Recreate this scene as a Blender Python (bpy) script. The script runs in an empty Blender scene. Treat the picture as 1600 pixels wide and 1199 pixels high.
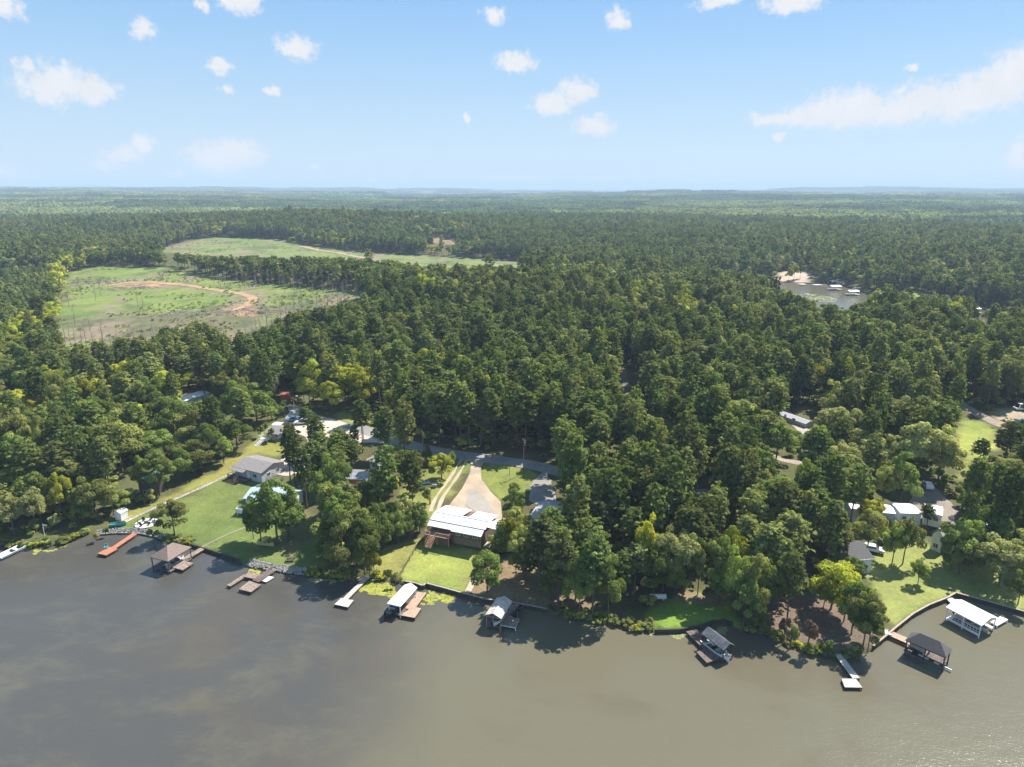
import bpy, bmesh, math, random
import numpy as np
from mathutils import Vector, Matrix
from mathutils.geometry import delaunay_2d_cdt

random.seed(7)
RNG = np.random.default_rng(11)
R = math.radians
SC = bpy.context.scene
COL = SC.collection

# ------------------------------------------------------------------ camera
CAM_H = 80.0
PITCH = 15.9
FPX = 1067.0                      # focal length in pixels of the 1600 wide photograph
cam_d = bpy.data.cameras.new('camera')
cam = bpy.data.objects.new('camera', cam_d)
COL.objects.link(cam)
cam.matrix_world = (Matrix.Translation((0, 0, CAM_H)) @ Matrix.Rotation(R(90 - PITCH), 4, 'X')
                    @ Matrix.Rotation(R(0.2), 4, 'Z'))
cam_d.sensor_width = 36
cam_d.lens = 36 * FPX / 1600
cam_d.clip_start = 1
cam_d.clip_end = 90000
SC.camera = cam
CR = np.array(cam.matrix_world.to_3x3())

# ------------------------------------------------------------------ light
SUN_EL, SUN_AZ = 53.0, 50.0       # azimuth to the right of the view
sun_d = bpy.data.lights.new('sun', 'SUN')
sun_d.energy = 5.0
sun_d.angle = R(0.55)
sun_d.color = (1.0, 0.945, 0.86)
sun = bpy.data.objects.new('sun', sun_d)
COL.objects.link(sun)
sdir = Vector((math.sin(R(SUN_AZ)) * math.cos(R(SUN_EL)), math.cos(R(SUN_AZ)) * math.cos(R(SUN_EL)), math.sin(R(SUN_EL))))
sun.rotation_euler = sdir.to_track_quat('Z', 'Y').to_euler()
sun.location = (0, 0, 300)

def px_dir(px, py):
    d = np.array([(px - 800) / FPX, -(py - 599.5) / FPX, -1.0])
    d = CR @ d
    return d / np.linalg.norm(d)

world = bpy.data.worlds.new('World')
SC.world = world
world.use_nodes = True
wn = world.node_tree
wn.nodes.clear()
def WN(t, **kw):
    n = wn.nodes.new(t)
    for k, v in kw.items(): setattr(n, k, v)
    return n
def wl(a, b): wn.links.new(a, b)
SKY_STR = 0.10
EXPO = 1.02
sky = WN('ShaderNodeTexSky', sky_type='NISHITA', sun_disc=False, sun_elevation=R(SUN_EL), sun_rotation=R(SUN_AZ))
sky.altitude = 100; sky.air_density = 1.0; sky.dust_density = 0.3; sky.ozone_density = 3.0
bg = WN('ShaderNodeBackground'); bg.inputs[1].default_value = SKY_STR
wout = WN('ShaderNodeOutputWorld')
tc = WN('ShaderNodeTexCoord')
sep = WN('ShaderNodeSeparateXYZ'); wl(tc.outputs['Generated'], sep.inputs[0])
az = WN('ShaderNodeMath', operation='ARCTAN2'); wl(sep.outputs[0], az.inputs[0]); wl(sep.outputs[1], az.inputs[1])
el = WN('ShaderNodeMath', operation='ARCSINE'); wl(sep.outputs[2], el.inputs[0])
uv = WN('ShaderNodeCombineXYZ'); wl(az.outputs[0], uv.inputs[0]); wl(el.outputs[0], uv.inputs[1])
def wnoise(scale, detail, rough):
    n = WN('ShaderNodeTexNoise'); n.inputs['Scale'].default_value = scale
    n.inputs['Detail'].default_value = detail; n.inputs['Roughness'].default_value = rough
    wl(tc.outputs['Generated'], n.inputs['Vector'])
    return n
n1 = wnoise(34, 7, 0.62)
n2 = wnoise(120, 5, 0.6)
dist = WN('ShaderNodeVectorMath', operation='SUBTRACT'); wl(n1.outputs['Color'], dist.inputs[0]); dist.inputs[1].default_value = (0.5, 0.5, 0.5)
uvd = WN('ShaderNodeVectorMath', operation='MULTIPLY_ADD'); wl(dist.outputs[0], uvd.inputs[0])
uvd.inputs[1].default_value = (0.042, 0.026, 0.0); wl(uv.outputs[0], uvd.inputs[2])
CLOUDS = [(8,4,22,15),(222,45,14,13),(375,3,28,14),(316,8,9,9),(461,76,27,15),(342,104,15,11),(354,140,8,7),(33,101,11,7),
 (88,130,42,24),(75,142,24,16),(140,140,34,17),(428,140,15,7),(228,226,15,14),(192,243,24,13),(158,257,14,8),(346,246,46,25),(372,242,36,22),(350,250,30,18),
 (775,25,20,11),(806,99,25,14),(902,142,26,18),(862,160,32,18),(925,196,32,14),(967,28,17,15),(1122,2,32,9),(1240,4,40,13),
 (732,182,8,7),(1212,184,38,10),(1270,180,46,17),(1330,172,58,27),(1400,172,48,20),(1440,155,34,22),(1500,156,52,24),(1555,136,52,28),
 (1605,112,48,34),(1218,212,10,5),(1605,250,26,30),(1580,289,90,8),(12,280,42,14),(270,273,13,6),(490,263,8,5),(800,281,44,6),(945,278,18,4),(1110,284,40,4),
 (1430,106,7,5),(620,288,60,4)]
crng = random.Random(3)
ells = []
for (cx, cy, hw, hh) in CLOUDS:
    d = px_dir(cx, cy)
    ells.append((math.atan2(d[0], d[1]), math.asin(d[2]), hw * 1.15 / FPX, hh * 1.15 / FPX))
for k in range(12):               # a few more, round the rest of the sky
    a0 = crng.uniform(0.85, 5.4); e0 = crng.uniform(0.05, 0.7)
    if a0 > math.pi: a0 -= 2 * math.pi
    ells.append((a0, e0, crng.uniform(0.05, 0.14), crng.uniform(0.02, 0.045)))
acc = None
for (a0, e0, hw, hh) in ells:
    m = WN('ShaderNodeVectorMath', operation='MULTIPLY_ADD')
    wl(uvd.outputs[0], m.inputs[0]); m.inputs[1].default_value = (1 / hw, 1 / hh, 0); m.inputs[2].default_value = (-a0 / hw, -e0 / hh, 0)
    l = WN('ShaderNodeVectorMath', operation='LENGTH'); wl(m.outputs[0], l.inputs[0])
    if acc is None: acc = l.outputs['Value']
    else:
        mn = WN('ShaderNodeMath', operation='SMOOTH_MIN'); wl(acc, mn.inputs[0]); wl(l.outputs['Value'], mn.inputs[1]); mn.inputs[2].default_value = 0.25
        acc = mn.outputs[0]
nn = WN('ShaderNodeMath', operation='MULTIPLY_ADD'); wl(n2.outputs['Fac'], nn.inputs[0]); nn.inputs[1].default_value = 1.3; nn.inputs[2].default_value = -0.62
sm = WN('ShaderNodeMath', operation='ADD'); wl(acc, sm.inputs[0]); wl(nn.outputs[0], sm.inputs[1])
mr = WN('ShaderNodeMapRange', interpolation_type='SMOOTHSTEP'); wl(sm.outputs[0], mr.inputs['Value'])
mr.inputs['From Min'].default_value = 1.16; mr.inputs['From Max'].default_value = 0.38
mr.inputs['To Min'].default_value = 0.0; mr.inputs['To Max'].default_value = 0.94
ccol = WN('ShaderNodeMapRange'); wl(n1.outputs['Fac'], ccol.inputs['Value'])
ccol.inputs['From Min'].default_value = 0.3; ccol.inputs['From Max'].default_value = 0.7
ccol.inputs['To Min'].default_value = 0.88 * 2 ** -EXPO / SKY_STR; ccol.inputs['To Max'].default_value = 0.95 * 2 ** -EXPO / SKY_STR
ctint = WN('ShaderNodeVectorMath', operation='SCALE'); ctint.inputs[0].default_value = (0.985, 0.985, 1.0); wl(ccol.outputs[0], ctint.inputs['Scale'])
tint = WN('ShaderNodeMix', data_type='RGBA', blend_type='MULTIPLY'); tint.inputs['Factor'].default_value = 1
SKY_TINT = tint
wl(sky.outputs[0], tint.inputs['A']); tint.inputs['B'].default_value = (0.62, 0.66, 0.80, 1)
ramp = WN('ShaderNodeValToRGB')           # clear late summer air: pale at the horizon, deeper blue overhead
rm_ = WN('ShaderNodeMapRange'); wl(el.outputs[0], rm_.inputs['Value']); rm_.inputs['From Min'].default_value = 0.0; rm_.inputs['From Max'].default_value = math.pi / 2
wl(rm_.outputs[0], ramp.inputs[0]); cr = ramp.color_ramp
SKYG = [(0.0, (.71, .84, .93)), (0.045, (.60, .79, .94)), (0.10, (.45, .70, .955)), (0.175, (.25, .545, .955)), (0.40, (.27, .50, .82)), (1.0, (.25, .43, .70))]
while len(cr.elements) < len(SKYG): cr.elements.new(0.5)
GK = 2 ** -EXPO / SKY_STR * 0.97
for e_, (p_, c_) in zip(cr.elements, SKYG): e_.position = p_; e_.color = (*c_, 1)
rs = WN('ShaderNodeVectorMath', operation='SCALE'); wl(ramp.outputs[0], rs.inputs[0]); rs.inputs['Scale'].default_value = GK
smx = WN('ShaderNodeMix', data_type='RGBA'); smx.inputs['Factor'].default_value = 0.85
mix = WN('ShaderNodeMix', data_type='RGBA'); wl(mr.outputs[0], mix.inputs['Factor'])
wl(tint.outputs['Result'], smx.inputs['A']); wl(rs.outputs[0], smx.inputs['B']); wl(smx.outputs['Result'], mix.inputs['A']); wl(ctint.outputs[0], mix.inputs['B'])
wl(mix.outputs['Result'], bg.inputs[0]); wl(bg.outputs[0], wout.inputs[0])

SC.view_settings.view_transform = 'Standard'
SC.view_settings.look = 'None'
SC.view_settings.gamma = 1
SC.view_settings.use_curve_mapping = False
SC.view_settings.exposure = EXPO
SC.render.engine = 'CYCLES'
SC.cycles.max_bounces = 6
SC.cycles.diffuse_bounces = 4
SC.cycles.glossy_bounces = 2
SC.cycles.transmission_bounces = 2
SC.cycles.volume_bounces = 0
SC.cycles.transparent_max_bounces = 4
SC.cycles.use_denoising = True
SC.cycles.sample_clamp_indirect = 4
HAZE = 1.45e-4

# ------------------------------------------------------------------ small maths
def vnoise(x, y, seed=0):
    x = np.asarray(x, float); y = np.asarray(y, float)
    xi = np.floor(x).astype(np.int64); yi = np.floor(y).astype(np.int64)
    fx = x - xi; fy = y - yi
    fx = fx * fx * (3 - 2 * fx); fy = fy * fy * (3 - 2 * fy)
    def h(a, b):
        n = (a * 374761393 + b * 668265263 + seed * 2147483647) & 0xFFFFFFFF
        n = ((n ^ (n >> 13)) * 1274126177) & 0xFFFFFFFF
        return ((n ^ (n >> 16)) & 0xFFFF) / 65535.0
    return ((h(xi, yi) * (1 - fx) + h(xi + 1, yi) * fx) * (1 - fy) + (h(xi, yi + 1) * (1 - fx) + h(xi + 1, yi + 1) * fx) * fy)
def fbm(x, y, oct=4, seed=0):
    s = 0; a = 1; t = 0
    for k in range(oct):
        s = s + a * vnoise(x * 2 ** k + 17.3 * k, y * 2 ** k - 9.1 * k, seed + k); t += a; a *= 0.5
    return s / t
def sstep(a, b, v):
    t = np.clip((v - a) / (b - a), 0, 1)
    return t * t * (3 - 2 * t)
def in_poly(x, y, P):
    x = np.asarray(x, float); y = np.asarray(y, float)
    c = np.zeros(x.shape, bool)
    n = len(P)
    for i in range(n):
        x0, y0 = P[i]; x1, y1 = P[(i + 1) % n]
        if y0 == y1: continue
        c ^= ((y0 > y) != (y1 > y)) & (x < (x1 - x0) * (y - y0) / (y1 - y0) + x0)
    return c
def poly_dist(x, y, P, closed=True):
    x = np.asarray(x, float); y = np.asarray(y, float)
    best = np.full(x.shape, 1e18)
    n = len(P)
    for i in range(n if closed else n - 1):
        ax, ay = P[i]; bx, by = P[(i + 1) % n]
        dx, dy = bx - ax, by - ay
        L = dx * dx + dy * dy + 1e-9
        t = np.clip(((x - ax) * dx + (y - ay) * dy) / L, 0, 1)
        best = np.minimum(best, (x - ax - t * dx) ** 2 + (y - ay - t * dy) ** 2)
    return np.sqrt(best)
def sdist(x, y, P):              # positive inside
    return np.where(in_poly(x, y, P), 1, -1) * poly_dist(x, y, P)

def to_px(x, y, z):
    v = np.stack([np.asarray(x, float), np.asarray(y, float), np.asarray(z, float) - CAM_H], -1) @ CR
    w = np.maximum(-v[..., 2], 1e-3)
    return 800 + FPX * v[..., 0] / w, 599.5 - FPX * v[..., 1] / w, w
def P0(px, py, z):               # point of the place at height z seen at that spot of the photograph
    d = px_dir(px, py)
    t = (z - CAM_H) / d[2]
    return np.array([d[0] * t, d[1] * t, z])

SHORE_PX = [(-500,800),(-200,840),(-60,852),(0,856),(20,860),(45,860),(62,853),(78,856),(110,848),(128,839),(150,837),(185,835),(215,835),(245,841),(262,849),(300,855),
 (335,866),(375,880),(400,889),(440,895),(476,900),(500,905),(540,905),(572,901),(590,907),(617,911),(650,917),(661,921),(666,917),(700,926),(728,934),(760,942),
 (800,947),(858,958),(875,963),(900,970),(940,976),(970,981),(1000,988),(1022,990),(1060,989),(1092,984),(1112,976),(1130,974),(1145,979),(1165,988),(1195,994),(1215,1006),
 (1245,1015),(1280,1026),(1310,1034),(1350,1026),(1375,1006),(1400,985),(1425,965),(1450,951),(1478,940),(1492,932),(1540,945),(1600,962),(1750,985),(2100,1010)]
SHORE = np.array([P0(a, b, 0.0)[:2] for a, b in SHORE_PX])
# keep it a graph over x
for i in range(1, len(SHORE)):
    if SHORE[i][0] <= SHORE[i-1][0] + 0.15: SHORE[i][0] = SHORE[i-1][0] + 0.15
SHORE = np.vstack([[[-2200, SHORE[0][1] - 300]], [[-700, SHORE[0][1] + 40]], SHORE, [[700, SHORE[-1][1] - 20]], [[2200, SHORE[-1][1] - 300]]])
def shore_y(x): return np.interp(x, SHORE[:, 0], SHORE[:, 1])
CREEK_PX = [(1105,437),(1150,436),(1200,440),(1241,441),(1262,441),(1275,446),(1320,447),(1340,453),(1380,462),(1420,466),(1470,475),(1500,479),(1600,488),(1720,500),
 (1720,545),(1600,528),(1500,512),(1400,502),(1300,490),(1230,475),(1170,458),(1105,445)]
CREEK = [tuple(P0(a, b, 0.0)[:2]) for a, b in CREEK_PX]

def H(x, y):
    x = np.asarray(x, float); y = np.asarray(y, float)
    d = y - shore_y(x)
    r = np.hypot(x, y)
    z = 0.85 + 4.2 * sstep(2, 85, d) + 1.2 * (fbm(x / 40, y / 40, 3, 5) - 0.5) * sstep(6, 60, d)
    A = np.interp(r, [0, 230, 700, 2000, 5000, 9000, 16000, 40000], [0, 0.3, 7, 34, 95, 150, 190, 220])
    z = z + A * (fbm(x / 520 + 3.1, y / 520 + 1.7, 3, 9) * 0.4 + fbm(x / 2600 + 0.4, y / 2300 + 5.2, 3, 21) * 0.9 - 0.42) * sstep(60, 300, d)
    def bump(cx, cy, sx, sy, h): return h * np.exp(-((x - cx) / sx) ** 2 - ((y - cy) / sy) ** 2)
    z = z + bump(-20, 470, 150, 120, 13) + bump(-250, 640, 150, 110, 9) + bump(-330, 1150, 260, 180, 16) - bump(-60, 730, 260, 60, 5) + bump(150, 520, 90, 80, 4)
    z = np.maximum(z, 0.8)
    m = (np.abs(x - 300) < 700) & (np.abs(y - 560) < 500)
    if m.any():
        sd = sdist(x[m] if x.ndim else x, y[m] if x.ndim else y, CREEK)
        zc = np.where(sd > 0, -0.9 * sstep(0, 4, sd) + 0.15, 0.15 + (-sd) * 0.075)
        zz = np.minimum(z[m] if x.ndim else z, zc + 0.4 * (sd < -2))
        if x.ndim: z[m] = zz
        else: z = zz
    return z
_T = np.concatenate([np.arange(90, 420, 1.5), 420 * 1.006 ** np.arange(0, 760)])
def G(px, py, off=0.0):           # ground point seen at that spot of the photograph: first place where the sight line meets the ground
    d = px_dir(px, py)
    X_, Y_, Z_ = d[0] * _T, d[1] * _T, CAM_H + d[2] * _T
    below = H(X_, Y_) >= Z_
    if not below.any(): p = P0(px, py, 1.0) if d[2] < -1e-4 else d * 30000.; return np.array([p[0], p[1], 1.0 + off])
    k = int(np.argmax(below)); a, b = _T[max(k - 1, 0)], _T[k]
    t = np.linspace(a, b, 24); f = H(d[0] * t, d[1] * t) - (CAM_H + d[2] * t); t = t[int(np.argmax(f >= 0))]
    x, y = d[0] * t, d[1] * t
    return np.array([x, y, float(H(np.array([x]), np.array([y]))[0]) + off])
def Gz(x, y): return float(H(np.array([float(x)]), np.array([float(y)]))[0])
def GP(pts): return [tuple(G(a, b)[:2]) for a, b in pts]

# ------------------------------------------------------------------ materials
MATS = {}
def mat(name, col, rough=0.8, metal=0.0, noise=None, amp=0.25, bump=0.0, spec=0.5, stretch=None, col2=None):
    if name in MATS: return MATS[name]
    m = bpy.data.materials.new(name); m.use_nodes = True
    nt = m.node_tree; b = nt.nodes['Principled BSDF']
    b.inputs['Base Color'].default_value = (*col, 1); b.inputs['Roughness'].default_value = rough
    b.inputs['Metallic'].default_value = metal; b.inputs['Specular IOR Level'].default_value = spec
    if noise:
        t = nt.nodes.new('ShaderNodeTexCoord'); n = nt.nodes.new('ShaderNodeTexNoise')
        n.inputs['Scale'].default_value = noise; n.inputs['Detail'].default_value = 6; n.inputs['Roughness'].default_value = 0.65
        src = t.outputs['Object']
        if stretch:
            mp = nt.nodes.new('ShaderNodeMapping'); mp.inputs['Scale'].default_value = stretch
            nt.links.new(src, mp.inputs[0]); src = mp.outputs[0]
        nt.links.new(src, n.inputs['Vector'])
        c2 = col2 or tuple(c * (1 - amp) * 0.9 for c in col)
        c1 = col if col2 else tuple(min(1, c * (1 + amp)) for c in col)
        mx = nt.nodes.new('ShaderNodeMix'); mx.data_type = 'RGBA'
        rp = nt.nodes.new('ShaderNodeMapRange'); rp.inputs['From Min'].default_value = 0.33; rp.inputs['From Max'].default_value = 0.67
        nt.links.new(n.outputs['Fac'], rp.inputs['Value']); nt.links.new(rp.outputs[0], mx.inputs['Factor'])
        mx.inputs['A'].default_value = (*c2, 1); mx.inputs['B'].default_value = (*c1, 1)
        nt.links.new(mx.outputs['Result'], b.inputs['Base Color'])
        if bump:
            bp = nt.nodes.new('ShaderNodeBump'); bp.inputs['Strength'].default_value = bump; bp.inputs['Distance'].default_value = 0.05
            nt.links.new(n.outputs['Fac'], bp.inputs['Height']); nt.links.new(bp.outputs[0], b.inputs['Normal'])
    MATS[name] = m
    return m

# ------------------------------------------------------------------ objects
def tag(o, label=None, cat=None, group=None, kind=None):
    if label: o['label'] = label
    if cat: o['category'] = cat
    if group: o['group'] = group
    if kind: o['kind'] = kind
    return o
def mesh_np(name, V, F, attrs=None, smooth=False):
    """V (n,3); F (m,k) array or list of index tuples"""
    me = bpy.data.meshes.new(name)
    V = np.asarray(V, np.float32)
    if isinstance(F, np.ndarray):
        m, k = F.shape
        me.vertices.add(len(V)); me.vertices.foreach_set('co', V.ravel())
        me.loops.add(m * k); me.loops.foreach_set('vertex_index', F.astype(np.int32).ravel())
        me.polygons.add(m); me.polygons.foreach_set('loop_start', np.arange(0, m * k, k, dtype=np.int32))
        me.update(calc_edges=True)
    else:
        me.from_pydata([tuple(map(float, v)) for v in V], [], F); me.update()
    if smooth: me.polygons.foreach_set('use_smooth', np.ones(len(me.polygons), bool))
    for k, (ty, arr) in (attrs or {}).items():
        a = me.attributes.new(k, ty, 'POINT')
        a.data.foreach_set('color' if ty == 'FLOAT_COLOR' else 'value', np.asarray(arr, np.float32).ravel())
    return me
class MB:
    def __init__(s): s.v = []; s.f = []
    def add(s, vs, fs):
        n = len(s.v); s.v += [tuple(map(float, v)) for v in vs]; s.f += [tuple(i + n for i in f) for f in fs]; return s
    def hexa(s, b, t):            # bottom quad, top quad
        return s.add(list(b) + list(t), [(3,2,1,0),(4,5,6,7),(0,1,5,4),(1,2,6,5),(2,3,7,6),(3,0,4,7)])
    def box(s, F, x0, x1, y0, y1, z0, z1):
        b = [F(x0,y0,z0),F(x1,y0,z0),F(x1,y1,z0),F(x0,y1,z0)]; t = [F(x0,y0,z1),F(x1,y0,z1),F(x1,y1,z1),F(x0,y1,z1)]
        return s.hexa(b, t)
    def slab(s, q, th):           # quad with thickness downwards
        t = [tuple(p) for p in q]; b = [(p[0], p[1], p[2] - th) for p in q]
        return s.hexa(b, t)
    def bar(s, a, b, w, h=None):
        h = h or w; a = Vector(a); b = Vector(b); d = (b - a)
        if d.length < 1e-6: return s
        d.normalize()
        u = d.cross(Vector((0, 0, 1)))
        if u.length < 1e-3: u = Vector((1, 0, 0))
        u.normalize(); v = u.cross(d)
        q = lambda p: [p + u*w/2*i + v*h/2*j for i, j in ((-1,-1),(1,-1),(1,1),(-1,1))]
        return s.hexa(q(a), q(b))
    def tube(s, a, b, r0, r1=None, n=8, caps=True):
        r1 = r0 if r1 is None else r1; a = Vector(a); b = Vector(b); d = (b - a).normalized()
        u = d.cross(Vector((0, 0, 1)));
        if u.length < 1e-3: u = Vector((1, 0, 0))
        u.normalize(); v = u.cross(d)
        vs = [a + (u*math.cos(t) + v*math.sin(t))*r0 for t in [2*math.pi*k/n for k in range(n)]] + [b + (u*math.cos(t) + v*math.sin(t))*r1 for t in [2*math.pi*k/n for k in range(n)]]
        fs = [(k, (k+1) % n, n+(k+1) % n, n+k) for k in range(n)]
        if caps: fs += [tuple(range(n))[::-1], tuple(range(n, 2*n))]
        return s.add(vs, fs)
def thing(name, label, cat, loc, group=None):
    o = bpy.data.objects.new(name, None); COL.objects.link(o); o.location = tuple(map(float, loc)); o.empty_display_size = 0.5
    return tag(o, label, cat, group)
def root_loc(o):
    p = Vector((0, 0, 0))
    while o: p = p + Vector(o.location); o = o.parent
    return p
def part(name, mb, m, parent=None, label=None, kind=None, smooth=False):
    """a mesh given in world coordinates, hung under its parent"""
    off = root_loc(parent) if parent else Vector((0, 0, 0))
    me = bpy.data.meshes.new(name)
    me.from_pydata([tuple(Vector(v) - off) for v in mb.v], [], mb.f); me.update()
    me.materials.append(m)
    if smooth:
        for p in me.polygons: p.use_smooth = True
    o = bpy.data.objects.new(name, me); COL.objects.link(o)
    if parent: o.parent = parent
    if label: o['label'] = label
    if kind: o['kind'] = kind
    return o
def frame(o, ex):
    """local frame: origin o, x along ex, y at its left (away), z up"""
    o = np.array(o, float); ex = np.array([ex[0], ex[1], 0.0]); ex /= np.linalg.norm(ex); ey = np.array([-ex[1], ex[0], 0])
    def F(x, y, z=0.0): return (o[0] + ex[0]*x + ey[0]*y, o[1] + ex[1]*x + ey[1]*y, (o[2] if len(o) > 2 else 0) + z)
    F.ex, F.ey, F.o = ex, ey, o
    return F
# ------------------------------------------------------------------ regions of the ground (read off as points of the photograph, kept as places)
LAWN_LEFT = GP([(128,838),(150,829),(180,826),(222,806),(300,772),(362,741),(385,744),(412,756),(440,775),(470,790),(492,810),(505,835),(512,865),(508,890),(476,897),(440,892),(400,886),(300,852),(262,846),(215,832)])
LAWN_WORN = GP([(425,853),(440,840),(470,800),(480,810),(478,840),(455,862),(430,866)])
LAWN_UPPER = GP([(188,802),(240,782),(300,756),(362,716),(372,706),(398,690),(410,672),(430,665),(447,662),(452,668),(440,690),(455,698),(440,712),(410,712),(365,738),(300,770),(222,806),(185,823),(176,818)])
LAWN_MAIN = GP([(621,909),(640,870),(668,842),(706,846),(752,852),(762,858),(752,885),(735,905),(727,930),(700,924),(662,921),(650,915)])
LAWN_YELLOW = GP([(574,899),(584,880),(600,858),(640,842),(662,842),(668,845),(640,872),(620,908),(600,905)])
LAWN_ROADSIDE = GP([(690,790),(704,770),(720,752),(735,735),(736,722),(724,712),(712,722),(690,728),(672,735),(650,752),(632,765),(622,790),(640,812),(668,812)])
LAWN_RIGHT_OF_DRIVE = GP([(754,718),(800,728),(828,734),(838,745),(842,758),(820,770),(805,782),(782,782),(763,766),(750,746)])
LAWN_STRIP = GP([(615,688),(640,700),(700,716),(722,724),(700,730),(640,718),(605,700)])
LAWN_POINT = GP([(1022,988),(1015,955),(1042,935),(1090,925),(1135,932),(1155,955),(1160,978),(1145,977),(1130,972),(1112,974),(1092,982),(1060,987)])
LAWN_RIGHT = GP([(1399,983),(1380,955),(1372,930),(1350,900),(1345,880),(1375,862),(1410,850),(1440,845),(1462,858),(1500,880),(1545,885),(1600,895),(1640,910),(1660,965),(1600,958),(1540,942),(1492,930),(1478,938),(1450,949),(1425,963)])
LAWN_FAR_RIGHT = GP([(1497,662),(1510,655),(1535,660),(1562,680),(1556,700),(1540,720),(1505,725),(1497,700)])
LAWN_MID_RIGHT = GP([(1495,725),(1530,730),(1520,745),(1500,752),(1485,748)])
MEADOW = GP([(560,668),(620,690),(600,662),(565,655),(540,640),(520,648),(530,655)])
BARE_POINT = GP([(1175,930),(1240,925),(1290,930),(1330,955),(1372,985),(1380,1002),(1350,1024),(1310,1028),(1280,1015),(1245,1003),(1215,995),(1195,985),(1165,975)])
BARE_UNDER = GP([(735,905),(765,870),(800,875),(860,880),(930,890),(960,940),(940,970),(900,965),(858,955),(800,944),(760,938),(728,930)])
BARE_UNDER2 = GP([(1040,938),(1060,925),(1100,928),(1150,920),(1160,935),(1120,944),(1060,945)])
SAND_RIGHT = GP([(1555,640),(1600,636),(1700,640),(1700,670),(1600,668),(1570,662)])
SAND_CREEK = GP([(1208,440),(1222,424),(1262,421),(1268,430),(1268,441)])
GRASS_CREEK = GP([(1395,462),(1415,456),(1432,456),(1440,464),(1420,469)])
FIELD1 = GP([(112,425),(165,416),(240,419),(310,429),(420,444),(545,454),(572,457),(560,466),(500,482),(430,500),(350,540),(330,548),(290,520),(200,532),(95,552),(70,552),(88,500),(98,460)])
FIELD1_BROWN = GP([(95,535),(110,500),(190,495),(260,488),(330,486),(400,482),(470,478),(545,458),(560,466),(500,482),(430,500),(350,540),(290,520),(200,532)])
FIELD2 = GP([(238,394),(300,375),(345,371),(430,374),(470,382),(560,394),(700,402),(850,410),(850,417),(780,421),(700,420),(560,412),(400,404),(330,400)])
RED1 = GP([(328,489),(350,481),(380,474),(400,478),(404,488),(396,494),(360,492)])
RED2 = GP([(168,449),(195,441),(250,440),(300,446),(260,449),(215,449)])
RED3 = GP([(648,377),(690,371),(715,377),(760,381),(755,384),(700,382),(655,380)])
DEAD_STRIP = GP([(860,346),(960,347),(1065,357),(1055,380),(980,380),(910,364)])
GRAVEL_LOT = [(452,633),(470,636),(492,648),(520,655),(560,668),(598,680),(622,690),(615,697),(590,692),(560,692),(530,690),(515,700),(500,722),(470,738),(448,746),(425,742),(420,728),(445,716),(470,704),(486,694),(476,684),(456,676),(447,660)]
DRIVEWAY = [(719,712),(736,722),(735,738),(722,764),(700,792),(690,815),(740,830),(762,845),(768,858),(777,840),(784,812),(783,785),(766,768),(752,748),(751,732),(757,722),(770,717),(745,712)]
GRAVEL_CAMP = [(1425,755),(1445,752),(1475,775),(1500,800),(1490,815),(1440,812),(1410,800),(1425,780)]
GRAVEL_HOUSE = [(828,760),(850,735),(862,750),(870,790),(850,800),(828,785)]

GROUND_CLASSES = [  # polygon, colour, edge softness
 (FIELD1,(.155,.198,.050),6),(FIELD2,(.155,.185,.06),10),(FIELD1_BROWN,(.155,.140,.072),14),(RED1,(.36,.20,.11),3),(RED2,(.34,.21,.12),4),(RED3,(.22,.15,.085),8),
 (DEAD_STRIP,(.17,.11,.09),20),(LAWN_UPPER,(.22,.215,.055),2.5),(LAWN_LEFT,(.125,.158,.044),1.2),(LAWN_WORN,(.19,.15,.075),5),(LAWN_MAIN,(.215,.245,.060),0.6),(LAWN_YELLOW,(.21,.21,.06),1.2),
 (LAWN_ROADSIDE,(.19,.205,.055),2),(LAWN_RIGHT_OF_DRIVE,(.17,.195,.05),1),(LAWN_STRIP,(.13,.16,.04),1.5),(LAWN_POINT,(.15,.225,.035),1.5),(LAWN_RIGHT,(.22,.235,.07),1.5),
 (LAWN_FAR_RIGHT,(.22,.255,.06),2),(LAWN_MID_RIGHT,(.22,.23,.07),2),(MEADOW,(.22,.22,.065),2),(BARE_POINT,(.15,.11,.08),2),(BARE_UNDER,(.19,.14,.08),3),(BARE_UNDER2,(.22,.16,.10),2),
 (SAND_RIGHT,(.34,.27,.19),3),(SAND_CREEK,(.42,.32,.24),3),(GRASS_CREEK,(.2,.25,.06),4)]

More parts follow.
